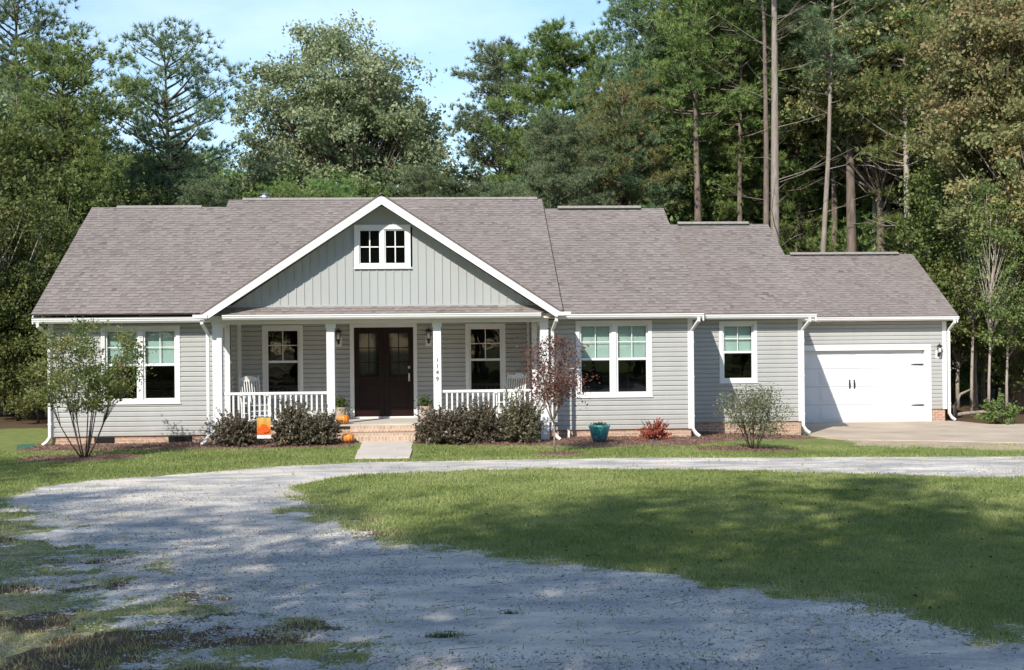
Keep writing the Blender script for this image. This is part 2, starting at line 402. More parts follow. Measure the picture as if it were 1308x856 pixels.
# ------------------------------------------------------------------ ground, driveway, mulch
def ground():
    xs = np.concatenate([-np.geomspace(320, 15, 22), np.arange(-14, 17, .085), np.geomspace(17, 320, 24)])
    ys = np.concatenate([-np.geomspace(320, 27, 18), np.arange(-26, -14, .055), np.arange(-14, -1, .075), np.arange(-1, 13, .13), np.geomspace(13.2, 320, 24)])
    X, Y = np.meshgrid(xs, ys); Z = height(X, Y)
    g, m, d, l = masks(X, Y)
    Z = Z - .018 * g * sstep(40, 10, np.abs(X)) + .035 * m * (fbm(X * 3, Y * 3, 3))
    nx, ny = len(xs), len(ys); idx = np.arange(nx * ny).reshape(ny, nx)
    co = np.stack([X, Y, Z], -1).reshape(-1, 3).astype(np.float32)
    att = np.stack([g, m, d, l], -1).reshape(-1, 4).astype(np.float32)
    F = np.stack([idx[:-1, :-1], idx[:-1, 1:], idx[1:, 1:], idx[1:, :-1]], -1).reshape(-1, 4)
    gc = att[F].mean(1)
    cls = np.where(gc[:, 0] > .5, 1, np.where(gc[:, 1] > .5, 2, 0))
    for c, name in ((0, 'lawn'), (1, 'driveway'), (2, 'mulch_bed')):
        f = F[cls == c]; used, inv = np.unique(f.ravel(), return_inverse=True)
        me = bpy.data.meshes.new(name)
        me.vertices.add(len(used)); me.vertices.foreach_set('co', co[used].ravel())
        me.loops.add(len(inv)); me.loops.foreach_set('vertex_index', inv.astype(np.int32))
        me.polygons.add(len(f)); me.polygons.foreach_set('loop_start', np.arange(0, len(inv), 4, dtype=np.int32))
        a = me.attributes.new('mask', 'FLOAT_COLOR', 'POINT'); a.data.foreach_set('color', att[used].ravel())
        me.materials.append(M['ground']); me.polygons.foreach_set('use_smooth', [True] * len(f))
        me.update(calc_edges=True)
        tag(link(name, me), kind='structure')
ground()

CAM = np.array([0, -30.5, 2.35])
def scatter(n, ymin=-23, ymax=-1, dens=1.6):
    """points on the ground in the visible wedge, denser near the camera"""
    u = rng.random(n); d0, d1 = ymin + 30.5, ymax + 30.5
    p = 2 - dens
    d = (d0 ** p + u * (d1 ** p - d0 ** p)) ** (1 / p) if abs(p) > 1e-3 else d0 * (d1 / d0) ** u
    x = d * rng.uniform(math.tan(R(-19.5)), math.tan(R(26)), n)
    return x, d - 30.5, d

def grass():
    x, y, d = scatter(560000, -22, -1.2, 1.0)
    g, m, di, l = masks(x, y)
    cl_ = fbm(x * 7 + 5, y * 7 + 3, 3); lf0 = sstep(-11, -14.5, y) * sstep(1, -2.5, x); g = np.clip(g + .35 * lf0 * (fbm(x * 2 + 50, y * 2 + 4, 4) > .42), 0, 1)
    keep = (rng.random(len(x)) + (cl_ - .5) * 1.6 * np.clip(g * 4, 0, 1) > (g * 1.25 + m * 1.2)) & (rng.random(len(x)) > di * .82) & (sdf([(-1.75, 0), (-1.75, -4.55), (-.5, -4.55), (-.5, 0)], x, y) > .03) & (sdf(SLAB, x, y) > .05)
    keep &= ~((g > .25) & (rng.random(len(x)) < .5))
    x, y, d, g, di = x[keep], y[keep], d[keep], g[keep], di[keep]
    n = len(x); z = height(x, y) - .005
    edge = sstep(.02, .4, g)
    h = rng.uniform(.018, .045, n) * (1 + .55 * (fbm(x * 3.1 + 8, y * 3.1 + 80, 3) > .60)) * (1 + .5 * edge * (rng.random(n) > .7)) * (.75 + .5 * fbm(x * 1.3, y * 1.3, 3))
    a = rng.uniform(0, 2 * math.pi, n); lean = rng.uniform(.1, .9, n) * h
    w = .0045 * (d / 10) ** .8 * rng.uniform(.7, 1.4, n)
    b = rng.uniform(0, math.pi, n)
    B = np.stack([x, y, z], 1); S = np.stack([np.cos(b) * w, np.sin(b) * w, 0 * w], 1)
    T = B + np.stack([np.cos(a) * lean, np.sin(a) * lean, h], 1)
    V = np.stack([B - S, B + S, T], 1).reshape(-1, 3)
    lf = sstep(-11, -14.5, y) * sstep(1, -2.5, x)
    rn = np.clip(.15 + .3 * lf + .9 * (fbm(x * .8 + 7, y * .8, 4) - .25) + rng.normal(0, .16, n) + .38 * edge + .3 * di, 0, 1)
    o = link('grass', np_mesh('grass', V, 3, M['grass'], rn)); tag(o, 'short green grass blades covering the lawn and driveway edges', 'grass', kind='stuff')
grass()

def gravel():
    x, y, d = scatter(95000, -21.6, -8, 1.5)
    g, m, di, l = masks(x, y)
    dens = sstep(.42, .62, fbm(x * .6 + 31, y * .6 + 12, 4)) * .95 + .03 + .5 * sstep(-1, -4, x) * sstep(-13, -16, y)
    k = (g > .2) & (rng.random(len(x)) < dens); x, y = x[k], y[k]; n = len(x)
    s = rng.uniform(.004, .013, n) * (1 + .7 * (rng.random(n) > .94))
    z = height(x, y) - .018 * masks(x, y)[0]
    O = np.array([[1, 0, 0], [0, 1, 0], [-1, 0, 0], [0, -1, 0], [0, 0, .75], [0, 0, -.4]], float)
    T = np.array([[0, 1, 4], [1, 2, 4], [2, 3, 4], [3, 0, 4], [1, 0, 5], [2, 1, 5], [3, 2, 5], [0, 3, 5]])
    a = rng.uniform(0, 6.28, n); ca, sa = np.cos(a), np.sin(a)
    P = O[None] * rng.uniform(.6, 1.3, (n, 6, 3)) * s[:, None, None]
    Q = np.stack([P[..., 0] * ca[:, None] - P[..., 1] * sa[:, None] + x[:, None], P[..., 0] * sa[:, None] + P[..., 1] * ca[:, None] + y[:, None], P[..., 2] + z[:, None]], -1)
    V = Q[:, T].reshape(-1, 3)
    o = link('gravel', np_mesh('gravel', V, 3, M['stone'], np.repeat(rng.random(n), 8))); tag(o, 'loose grey and white gravel stones on the driveway', 'gravel', kind='stuff')
gravel()

def litter():
    x, y, d = scatter(4200, -21.8, -5, 1.3); z = height(x, y) + .006
    clump = fbm(x * 1.4 + 60, y * 2.6 + 4, 3) > .5
    k = clump | (rng.random(len(x)) < .3); x, y, z = x[k], y[k], z[k]
    x2 = rng.uniform(-6, .5, 9000); y2 = rng.uniform(-21.8, -10, 9000); kk = (fbm(x2 * 1.1 + 70, y2 * 1.3 + 21, 4) > .47) & (rng.random(9000) < sstep(1.5, -2.5, x2 + .3 * (y2 + 16)))
    x2, y2 = x2[kk], y2[kk]; x = np.r_[x, x2]; y = np.r_[y, y2]; z = np.r_[z, height(x2, y2) + .008]
    V = leaf_quads(np.stack([x, y, z], 1), .014, .45, 4)
    xl, yl, _ = scatter(1500, -21, -3, 1.1); kl = masks(xl, yl)[0] < .3; xl, yl = xl[kl], yl[kl]; Vl = leaf_quads(np.stack([xl, yl, height(xl, yl) + .03], 1), .022, .6, 2); V = np.vstack([V, Vl])
    # twigs and pine straw
    n = 1100; x, y, d = scatter(n, -21.8, -7, 1.3); z = height(x, y) + .002; a = rng.normal(0.15, .6, n); L = rng.uniform(.03, .13, n) * (1 + 1.2 * (rng.random(n) > .96))
    dx, dy = np.cos(a) * L, np.sin(a) * L; w = .003
    B = np.stack([x, y, z], 1); E_ = B + np.stack([dx, dy, rng.uniform(0, .012, n)], 1); S = np.stack([0 * x, 0 * x + w, 0 * x + w], 1)
    V2 = np.stack([B - S, B + S * .2, E_ + S * .4, E_ - S * .6], 1).reshape(-1, 3)
    o = link('fallen_leaves', np_mesh('fallen_leaves', np.vstack([V, V2]), 4, M['litter'])); tag(o, 'brown fallen leaves and twigs scattered on driveway and lawn', 'leaf litter', kind='stuff')
    x = rng.uniform(-9.3, 9.4, 60000); y = rng.uniform(-4.8, 2.4, 60000)
    g, m, di, l = masks(x, y); k = m > .4; x, y = x[k], y[k]
    C = np.stack([x, y, height(x, y) + .035 * m[k] * .5 + rng.uniform(0, .03, len(x))], 1)
    o = link('mulch_chips', np_mesh('mulch_chips', leaf_quads(C, .022, .35, 2), 4, M['mulchbits'])); tag(o, 'reddish brown bark mulch chips in the beds by the house', 'mulch', kind='stuff')
litter()

def H1(x, y): return float(height(np.array([float(x)]), np.array([float(y)]))[0])
# weeds in the driveway
def weed(x, y, s, label):
    C = np.zeros((int(90 * s), 3)); C[:, :2] = rng.normal(0, .05 * s, (len(C), 2)) * [1.6, .6]; D = np.tile([0, 0, 1.], (len(C), 1))
    o = link('weed', np_mesh('weed', needles(C, D, 3, .07 * s, .007, .8), 3, M['potleaf'])); o.location = (x, y, H1(x, y) - .02)
    tag(o, label, 'weed')
weed(.02, -20.2, 1.0, 'small dark weed tuft growing alone in the middle of the near gravel')
weed(.6, -19.4, .55, 'tiny weed sprout to the right of the lone tuft on the gravel')

# walkway and garage apron
mb = MB(); n = 9
for i in range(n):
    y0, y1 = -1.47 - i * .33, -1.47 - (i + 1) * .33
    if y1 < -4.5: y1 = -4.5
joints = [(-1.47, -3.0), (-3.012, -4.5)]
for a, b in joints:
    za, zb = H1(-1.1, a) + .03, H1(-1.1, b) + .025
    mb.add([(-1.7, a, za), (-.55, a, za), (-.58, b, zb), (-1.68, b, zb), (-1.7, a, za - .15), (-.55, a, za - .15), (-.58, b, zb - .15), (-1.68, b, zb - .15)],
           [(0, 1, 2, 3), (4, 7, 6, 5), (0, 4, 5, 1), (1, 5, 6, 2), (2, 6, 7, 3), (3, 7, 4, 0)])
o = mb.build('walkway', M['walk'], bevel=.01); tag(o, kind='structure')
mb = MB(); nn = len(SLAB)
mb.add([(x, y, -.145) for x, y in SLAB] + [(x, y, -.30) for x, y in SLAB], [tuple(range(nn))[::-1], tuple(range(nn, 2 * nn))] + [(i, (i + 1) % nn, nn + (i + 1) % nn, nn + i) for i in range(nn)])
o = mb.build('garage_apron', M['slab']); tag(o, kind='structure')

# ------------------------------------------------------------------ house
house = empty('house', (0, 0, 0), label='single storey grey siding house with front gable porch and attached garage', cat='house')
EX = .1143
def siding(mb, plane, u0, u1, z0, z1, holes=(), sgn=1, clip=None):
    """plane ('y',Y) front facing -y (sgn 1) ; ('x',X) facing -x (sgn 1) or +x (sgn -1)"""
    def off(z):
        t = ((z - z0) / EX) % 1.0
        return .024 if t < .66 else .024 - .022 * min(1, (t - .66) / .22)
    k = 0; z = z0
    while z < z1 - 1e-6:
        za, zb = z0 + k * EX, min(z0 + (k + 1) * EX, z1); k += 1; z = zb
        br = sorted(set([za, min(za + .66 * EX, zb), min(za + .88 * EX, zb), zb] + [e for h in holes for e in (h[2], h[3]) if za < e < zb]))
        for a, b in zip(br[:-1], br[1:]):
            if b - a < 1e-5: continue
            mid = (a + b) / 2; c0, c1 = (clip(mid) if clip else (u0, u1)); c0, c1 = max(c0, u0), min(c1, u1)
            if c1 <= c0: continue
            iv = [(c0, c1)]
            for h in holes:
                if h[2] - 1e-6 < mid < h[3] + 1e-6:
                    nv = []
                    for p, q in iv:
                        if h[1] <= p or h[0] >= q: nv.append((p, q)); continue
                        if p < h[0]: nv.append((p, h[0]))
                        if h[1] < q: nv.append((h[1], q))
                    iv = nv
            oa, ob = off(a + 1e-6), off(b - 1e-6)
            for p, q in iv:
                if plane[0] == 'y':
                    Y = plane[1]
                    mb.quad((p, Y - oa, a), (q, Y - oa, a), (q, Y - ob, b), (p, Y - ob, b))
                    if abs(a - za) < 1e-6: mb.quad((p, Y, a), (q, Y, a), (q, Y - oa, a), (p, Y - oa, a))
                else:
                    X = plane[1]
                    mb.quad((X - sgn * oa, p, a), (X - sgn * oa, q, a), (X - sgn * ob, q, b), (X - sgn * ob, p, b))
                    if abs(a - za) < 1e-6: mb.quad((X, p, a), (X, q, a), (X - sgn * oa, q, a), (X - sgn * oa, p, a))

SLOPE = .562; ZE = 2.97
WIN = {  # outer trim rectangles (x0,x1,z0,z1), wall plane y
    'L': (-7.80, -5.99, .95, 2.775, 0), 'R': (3.27, 5.09, .97, 2.80, 0), 'S': (7.18, 8.16, 1.20, 2.79, 2.15),
    'P1': (-4.24, -3.26, 1.0, 2.77, 1.1), 'P2': (.68, 1.66, 1.0, 2.77, 1.1)}
T = .09
hole = lambda w: (w[0] + T - .01, w[1] - T + .01, w[2] + T - .01, w[3] - T + .01)
mb = MB()
siding(mb, ('y', 0), -8.96, -4.90, .22, 2.84, [hole(WIN['L'])])
siding(mb, ('y', 0), 2.33, 6.03, .22, 2.84, [hole(WIN['R'])])
rake = lambda ye, yr, ze=ZE: (lambda z: (ye + max(0, (z - ze + .12)) / SLOPE, 2 * yr - ye - max(0, (z - ze + .12)) / SLOPE))
siding(mb, ('x', -8.97), 0, 9.8, .22, 5.7, clip=rake(0, 4.9))
siding(mb, ('x', 6.04), 0, 9.8, .22, 5.7, sgn=-1, clip=rake(0, 4.9))
mb.quad((-8.96, 9.8, .2), (6.04, 9.8, .2), (6.04, 9.8, 2.85), (-8.96, 9.8, 2.85))
siding(mb, ('y', 2.15), 6.04, 9.30, .22, 2.84, [hole(WIN['S'])])
siding(mb, ('x', 9.31), 2.15, 10.8, .22, 5.4, sgn=-1, clip=rake(2.15, 6.5))
mb.quad((6.04, 10.8, .2), (9.31, 10.8, .2), (9.31, 10.8, 2.85), (6.04, 10.8, 2.85))
o = mb.build('wall', M['siding'], house)
mb = MB()
siding(mb, ('y', 1.1), -4.82, 2.27, .48, 2.85, [hole(WIN['P1']), hole(WIN['P2']), (-2.05, -.58, .48, 2.72)])
siding(mb, ('x', -4.84), 0, 1.1, .48, 2.85, sgn=-1); siding(mb, ('x', 2.29), 0, 1.1, .48, 2.85, sgn=1)
mb.build('porch_wall', M['siding'], house)
mb = MB()
GD = (10.05, 14.32, -.165, 1.96)
siding(mb, ('y', 6.8), 9.35, 14.94, .22, 2.80, [(GD[0] - .05, GD[1] + .05, 0, GD[3] + .05)])
siding(mb, ('x', 14.95), 6.8, 13.2, .22, 4.8, sgn=-1, clip=rake(6.8, 10.0, 2.95))
mb.quad((9.3, 13.2, -.2), (14.95, 13.2, -.2), (14.95, 13.2, 2.85), (9.3, 13.2, 2.85))
mb.build('garage_wall', M['siding'], house)
# brick foundation
mb = MB()
mb.box(-8.94, -4.9, .02, .2, -.25, .215); mb.box(2.33, 6.02, .02, .2, -.3, .215); mb.box(6.02, 9.29, 2.17, 2.35, -.4, .215)
mb.box(-8.94, -8.74, .2, 9.7, -.25, .215); mb.box(5.84, 6.02, .2, 2.3, -.3, .215); mb.box(9.11, 9.29, 2.35, 10.7, -.4, .215)
mb.box(14.36, 14.93, 6.82, 7.0, -.4, .215); mb.box(9.33, 10.0, 6.82, 7.0, -.4, .215); mb.box(14.75, 14.93, 7.0, 13.1, -.4, .215)
mb.box(-4.9, 2.33, -1.03, -.85, -.1, .44)
build_islands(mb, 'foundation', M['brick'], house)
# crawlspace vents
for x0, x1, y, z0, z1 in ((-6.28, -5.74, 0, .06, .19), (-7.98, -7.52, 0, .06, .19)):
    mb = MB(); mb.box(x0, x1, y + .004, y + .03, z0, z1)
    for k in range(4): mb.box(x0 + .02, x1 - .02, y - .008, y + .003, z0 + .012 + k * .03, z0 + .026 + k * .03)
    mb.build('crawlspace_vent', M['black'], house)

# corner boards and trim
mb = MB()
for x0, x1, y in ((-9.0, -8.88, -.028), (5.95, 6.07, -.028), (-4.96, -4.84, -.028), (2.23, 2.35, -.028)):
    mb.box(x0, x1, y, y + .05, .21 if abs(x0) > 5 else .21, 2.84)
mb.box(-9.0, -8.975, .022, .13, .21, 2.84); mb.box(6.045, 6.07, .022, .13, .21, 2.84)
mb.box(9.22, 9.34, 2.122, 2.17, .21, 2.84); mb.box(9.315, 9.34, 2.17, 2.28, .21, 2.84)
mb.box(14.85, 14.98, 6.772, 6.82, .21, 2.80); mb.box(14.955, 14.98, 6.82, 6.93, .21, 2.8)
mb.box(-4.84, -4.80, .98, 1.1, .48, 2.85); mb.box(-4.80, -4.74, 1.06, 1.086, .48, 2.85); mb.box(2.19, 2.25, 1.06, 1.086, .48, 2.85)
build_islands(mb, 'corner_board', M['white'], house, bevel=.004)

def window(w, double, blind, muntin):
    x0, x1, z0, z1, Y = w
    root = MB()
    root.box(x0, x1, Y - .035, Y + .01, z1 - T, z1); root.box(x0, x1, Y - .035, Y + .01, z0, z0 + T)
    root.box(x0, x0 + T, Y - .035, Y + .01, z0 + T, z1 - T); root.box(x1 - T, x1, Y - .035, Y + .01, z0 + T, z1 - T)
    root.box(x0 - .015, x1 + .015, Y - .05, Y - .036, z0 + .0, z0 + .03)
    win = root.build('window', M['white'], house, bevel=.003)
    xa, xb = x0 + T, x1 - T; za, zb = z0 + T, z1 - T
    fr = MB(); units = []
    if double:
        xm = (xa + xb) / 2; fr.box(xm - .055, xm + .055, Y - .02, Y + .04, za, zb); units = [(xa, xm - .055), (xm + .055, xb)]
    else: units = [(xa, xb)]
    zm = za + (zb - za) * .50
    for a, b in units:
        s = .045
        fr.box(a, a + s, Y + .011, Y + .06, za, zb); fr.box(b - s, b, Y + .011, Y + .06, za, zb)
        fr.box(a + s, b - s, Y + .012, Y + .058, zb - s, zb); fr.box(a + s, b - s, Y + .012, Y + .058, za, za + s)
        fr.box(a + s, b - s, Y + .009, Y + .058, zm - .025, zm + .03)
    fr.build('frame', M['white'], win, bevel=.003)
    for a, b in units:
        MB().quad((a + .04, Y + .045, zm), (b - .04, Y + .045, zm), (b - .04, Y + .045, zb - .04), (a + .04, Y + .045, zb - .04)).build('pane', M['glass'] if blind else M['screen_glass'], win)
        MB().quad((a + .04, Y + .052, za + .04), (b - .04, Y + .052, za + .04), (b - .04, Y + .052, zm), (a + .04, Y + .052, zm)).build('pane', M['screen_glass'], win)
        mu = MB(); xc = (a + b) / 2; zc = (zm + zb) / 2; q = .009
        mu.box(xc - q, xc + q, Y + .034, Y + .043, zm + .03, zb - .04); mu.box(a + .04, b - .04, Y + .0345, Y + .0425, zc - q, zc + q)
        mu.build('muntin', M['white'], win)
        if blind:
            bl = MB(); zz = zb - .03
            while zz > zm - .02:
                bl.add([(a + .045, Y + .10, zz), (b - .045, Y + .10, zz), (b - .045, Y + .115, zz - .042), (a + .045, Y + .115, zz - .042)], [(0, 1, 2, 3)]); zz -= .04
            bl.box(a + .045, b - .045, Y + .095, Y + .12, zm - .05, zm - .03)
            bl.build('blind', M['curtain'], win)
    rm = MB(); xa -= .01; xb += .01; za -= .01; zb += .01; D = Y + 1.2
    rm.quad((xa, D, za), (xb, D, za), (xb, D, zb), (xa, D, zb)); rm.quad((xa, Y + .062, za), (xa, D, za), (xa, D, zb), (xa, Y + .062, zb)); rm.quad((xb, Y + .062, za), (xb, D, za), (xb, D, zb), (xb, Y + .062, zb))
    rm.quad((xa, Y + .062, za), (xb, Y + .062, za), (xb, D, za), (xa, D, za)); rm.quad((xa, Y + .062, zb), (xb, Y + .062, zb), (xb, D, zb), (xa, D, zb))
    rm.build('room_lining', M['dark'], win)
    return win
window(WIN['L'], True, True, True); window(WIN['R'], True, True, True); window(WIN['S'], False, True, True)
window(WIN['P1'], False, False, True); window(WIN['P2'], False, False, True)

# roofs ---------------------------------------------------------------
def shingles(mb, P, u0, u1, s0, s1, clip=None, course=.143, step=.2):
    """P(u, s, h) -> world; u along the courses, s up the slope, h off the plane"""
    k = 0; s = s0
    while s < s1 - 1e-4:
        a, b = s, min(s + course, s1); s = b; k += 1
        c0, c1 = clip((a + b) / 2) if clip else (u0, u1); c0, c1 = max(u0, c0), min(u1, c1)
        if c1 - c0 < .02: continue
        u = c0; up = False
        while u < c1 - 1e-4:
            w = random.uniform(.07, .21); e = min(u + w, c1); up = not up if random.random() < .85 else up
            hb = .017 if up else .009; ht = .004
            rn = min(1, max(0, random.gauss(.60 if up else .42, .11)))
            mb.quad(P(u, a, hb), P(e, a, hb), P(e, b + .004, ht), P(u, b + .004, ht), rn)
            mb.quad(P(u, a, 0), P(e, a, 0), P(e, a, hb), P(u, a, hb), .1)
            if up:
                mb.quad(P(u, a, 0), P(u, a, hb), P(u, b, ht), P(u, b, 0), .1); mb.quad(P(e, a, 0), P(e, a, hb), P(e, b, ht), P(e, b, 0), .1)
            u = e
    return mb
cs = 1 / math.hypot(1, SLOPE); sn = SLOPE * cs
def front_plane(ye, ze, lift=0):
    return lambda u, s, h: (u, ye + s * cs - (h + lift) * sn, ze + s * sn + (h + lift) * cs)
def gable_roof(name, x0, x1, ye, ze, yr, lift=0, trims=True):
    L = (yr - ye) / cs
    mb = MB(); shingles(mb, front_plane(ye, ze, lift), x0, x1, 0, L)
    yb = 2 * yr - ye; zr = ze + L * sn
    Pb = lambda u, s, h: (u, yb - s * cs + (h + lift) * sn, ze + s * sn + (h + lift) * cs)
    k = 0
    s = 0
    while s < L - 1e-4:
        a, b = s, min(s + .143, L); s = b; mb.quad(Pb(x0, a, .014), Pb(x1, a, .014), Pb(x1, b, .004), Pb(x0, b, .004), random.uniform(.3, .7)); mb.quad(Pb(x0, a, 0), Pb(x1, a, 0), Pb(x1, a, .014), Pb(x0, a, .014), .1)
    # underside deck
    for Pf in (front_plane(ye, ze, lift), Pb):
        mb.quad(Pf(x0, 0, -.02), Pf(x1, 0, -.02), Pf(x1, L, -.02), Pf(x0, L, -.02), .4)
        mb.quad(Pf(x0, 0, 0), Pf(x0, L, 0), Pf(x0, L, -.02), Pf(x0, 0, -.02), .4); mb.quad(Pf(x1, 0, 0), Pf(x1, L, 0), Pf(x1, L, -.02), Pf(x1, 0, -.02), .4)
    mb.quad((x0, ye, ze), (x1, ye, ze), (x1, ye, ze - .03), (x0, ye, ze - .03), .4)
    return mb, zr
def rake_boards(mb, x, ye, yr, ze, w=.03, h=.16):
    yb = 2 * yr - ye; zr = ze + (yr - ye) * SLOPE
    for (a, b) in (((ye, ze), (yr, zr)), ((yb, ze), (yr, zr))):
        poly = [(a[0], a[1] - .035), (b[0], b[1] - .035), (b[0], b[1] - .035 - h), (a[0], a[1] - .035 - h)]
        mb.prism(poly, 'x', x - w, x)
YE = -.42
mbs = []
m1, zr = gable_roof('r', -9.25, 2.93, YE, ZE, 4.9, lift=.085)
# raised great-room ridge continuing the same slope higher
P = front_plane(YE, ZE, .085); L0 = (4.9 - YE) / cs; L1 = (5.33 - YE) / cs
shingles(m1, P, -5.67, 2.93, L0, L1)
zc = ZE + L1 * sn
Pb2 = lambda u, s, h: (u, 5.33 * 2 - YE - s * cs + (h + .085) * sn, ZE + s * sn + (h + .085) * cs)
m1.quad(Pb2(-5.67, 0, 0), Pb2(2.93, 0, 0), Pb2(2.93, L1, 0), Pb2(-5.67, L1, 0), .5)
for x in (-5.67, 2.93): m1.quad((x, 4.9, 5.95), (x, 5.33, zc + .04), (x, 5.8, 5.95), (x, 5.3, 5.8), .4)
m1.quad(P(2.93, 0, .01), P(2.93, L1, .01), P(2.93, L1, -.08), P(2.93, 0, -.08), .05)
r0 = m1.build('roof', M['shingle'], house)
m2, _ = gable_roof('r', 2.935, 6.27, YE, ZE, 4.9); m2.build('roof', M['shingle'], house)
m3, _ = gable_roof('r', 6.272, 9.60, 1.73, 2.975, 6.5); m3.build('roof', M['shingle'], house)
m4, _ = gable_roof('r', 9.35, 15.18, 6.38, 2.95, 10.0); m4.build('garage_roof', M['shingle'], house)
mb = MB()
rake_boards(mb, -9.215, YE, 4.9, ZE + .05); rake_boards(mb, 6.265, YE, 4.9, ZE); rake_boards(mb, 9.59, 1.73, 6.5, ZE); rake_boards(mb, 15.17, 6.38, 10.0, 2.95)
build_islands(mb, 'rake_board', M['white'], house)
# pale drip edge down the left rake
# ridge vents
for x0, x1, y, z in ((-8.59, -6.33, 4.9, 6.01), (-5.3, 2.80, 5.33, 6.255), (3.33, 5.63, 4.9, 5.96), (6.95, 9.03, 6.5, 5.655), (11.2, 14.72, 10.0, 4.985)):
    mb = MB(); z += .025
    mb.prism([(y - .11, z - .020), (y, z + .042), (y + .11, z - .020), (y + .11, z - .005), (y, z + .057), (y - .11, z - .005)], 'x', x0, x1)
    v = mb.build('ridge_vent', M['ridge'], house)
    mb = MB(); mb.box(x0 + .01, x1 - .01, y - .10, y + .10, z - .13, z - .016); mb.build('vent_slot', M['black'], v)
# roof turbine / louvred vent
mb = MB(); mb.lathe([(.12, -.2), (.12, .06), (.09, .07), (.09, .1), (.17, .12), (.17, .15), (.09, .16), (.09, .2), (.17, .22), (.16, .25), (.08, .26), (.08, .29), (.14, .31), (.02, .36)], -4.76, 5.75, 6.17, 14)
mb.build('roof_vent', M['steel'], house, smooth=False)

# eaves: fascia, gutter, soffit
def gutter(x0, x1, ye, ze, yw, name='gutter'):
    g = MB(); g.prism([(ye + .0, ze - .02), (ye - .115, ze - .02), (ye - .115, ze - .045), (ye - .10, ze - .06), (ye - .095, ze - .09), (ye - .06, ze - .13), (ye, ze - .13)], 'x', x0, x1)
    o = g.build(name, M['white'], house)
    s = MB(); s.box(x0 + .02, x1 - .02, ye + .0015, yw - .002, ze - .135, ze - .125); s.box(x0 + .02, x1 - .02, ye + .001, ye + .02, ze - .124, ze - .022)
    s.build('soffit', M['soffit'], house); return o
gutter(-9.25, -5.24, -.32, ZE, 0); gutter(2.80, 6.27, -.32, ZE, 0); gutter(6.3, 9.6, 1.83, ZE, 2.15); gutter(9.62, 15.2, 6.47, ZE - .02, 6.8)
# frieze
mb = MB(); mb.box(-8.88, -4.98, -.02, -.001, 2.80, 2.84)
# porch gable -----------------------------------------------------------
GX, GZ, GS, GY = -1.22, 5.655, .6625, -1.57
hw = 4.02
gc = 1 / math.hypot(1, GS); gs_ = GS * gc
mb = MB()
for sgn in (-1, 1):
    Lg = hw / gc
    # courses run back along y; s from eave up
    def P(u, s, h, sgn=sgn): return (GX + sgn * (hw - s * gc) + sgn * h * gs_, u, GZ - hw * GS + s * gs_ + h * gc)
    def cl(s): 
        z = GZ - hw * GS + s * gs_; return (GY, max(-.3, (z - ZE) / SLOPE + YE + .25))
    shingles(mb, P, GY, 6, 0, Lg, clip=cl)
    yb = (GZ - ZE) / SLOPE + YE
    mb.add([P(GY, 0, 0), P(GY, Lg, 0), P(yb, Lg, 0), P(-.3, 0, 0), P(GY, 0, -.03), P(GY, Lg, -.03), P(yb, Lg, -.03), P(-.3, 0, -.03)], [(0, 1, 5, 4), (4, 5, 6, 7), (3, 0, 4, 7)], .15)
mb.add([(GX - .12, GY, GZ - .07), (GX, GY, GZ + .02), (GX + .12, GY, GZ - .07), (GX - .12, 4.3, GZ - .07), (GX, 4.3, GZ + .02), (GX + .12, 4.3, GZ - .07)], [(0, 1, 4, 3), (1, 2, 5, 4), (0, 2, 1)], .5)
mb.build('porch_roof', M['shingle'], house)
# rakes
mb = MB()
for sgn in (-1, 1):
    zb = GZ - hw * GS
    q = [(GX, GZ - .03), (GX + sgn * hw, zb - .03), (GX + sgn * hw, zb - .10), (GX + sgn * (hw - .14), zb - .115), (GX, GZ - .235)]
    mb.prism(q, 'y', GY + .002, GY + .03)
build_islands(mb, 'rake_board', M['white'], house)
mb = MB()
for sgn in (-1, 1):
    zb = GZ - hw * GS
    mb.add([(GX, GY + .03, GZ - .20), (GX + sgn * (hw - .1), GY + .03, zb - .10), (GX + sgn * (hw - .1), -1.1, zb - .10), (GX, -1.1, GZ - .20)], [(0, 1, 2, 3)])
build_islands(mb, 'soffit', M['soffit'], house)
# gable wall (board and batten)
mb = MB()
zl = lambda x: GZ - .21 - abs(x - GX) * GS
xL, xR, zb = -4.75, 2.31, 3.17
GW = (-1.86, -.59, 4.0, 5.0)
xs = []
x = xL
while x < xR:
    x2 = min(x + .1, xR); pz1, pz2 = max(zl(x), zb), max(zl(x2), zb)
    segs = [(zb, None)]
    if x2 > GW[0] + .05 and x < GW[1] - .05:
        mb.quad((x, -1.1, zb), (x2, -1.1, zb), (x2, -1.1, GW[2] + .05), (x, -1.1, GW[2] + .05)); mb.quad((x, -1.1, GW[3] - .05), (x2, -1.1, GW[3] - .05), (x2, -1.1, pz2), (x, -1.1, pz1))
    else: mb.quad((x, -1.1, zb), (x2, -1.1, zb), (x2, -1.1, pz2), (x, -1.1, pz1))
    x = x2
k = 0; x = xL + .1
while x < xR:
    top = zl(x) - .005
    if top > zb + .02:
        if GW[0] - .02 < x < GW[1] + .02: mb.box(x - .014, x + .014, -1.116, -1.101, zb, GW[2] + .02); mb.box(x - .014, x + .014, -1.116, -1.101, GW[3] - .02, top)
        else: mb.box(x - .014, x + .014, -1.116, -1.101, zb, top)
    x += .183
gwall = mb.build('gable_wall', M['batten'], house)
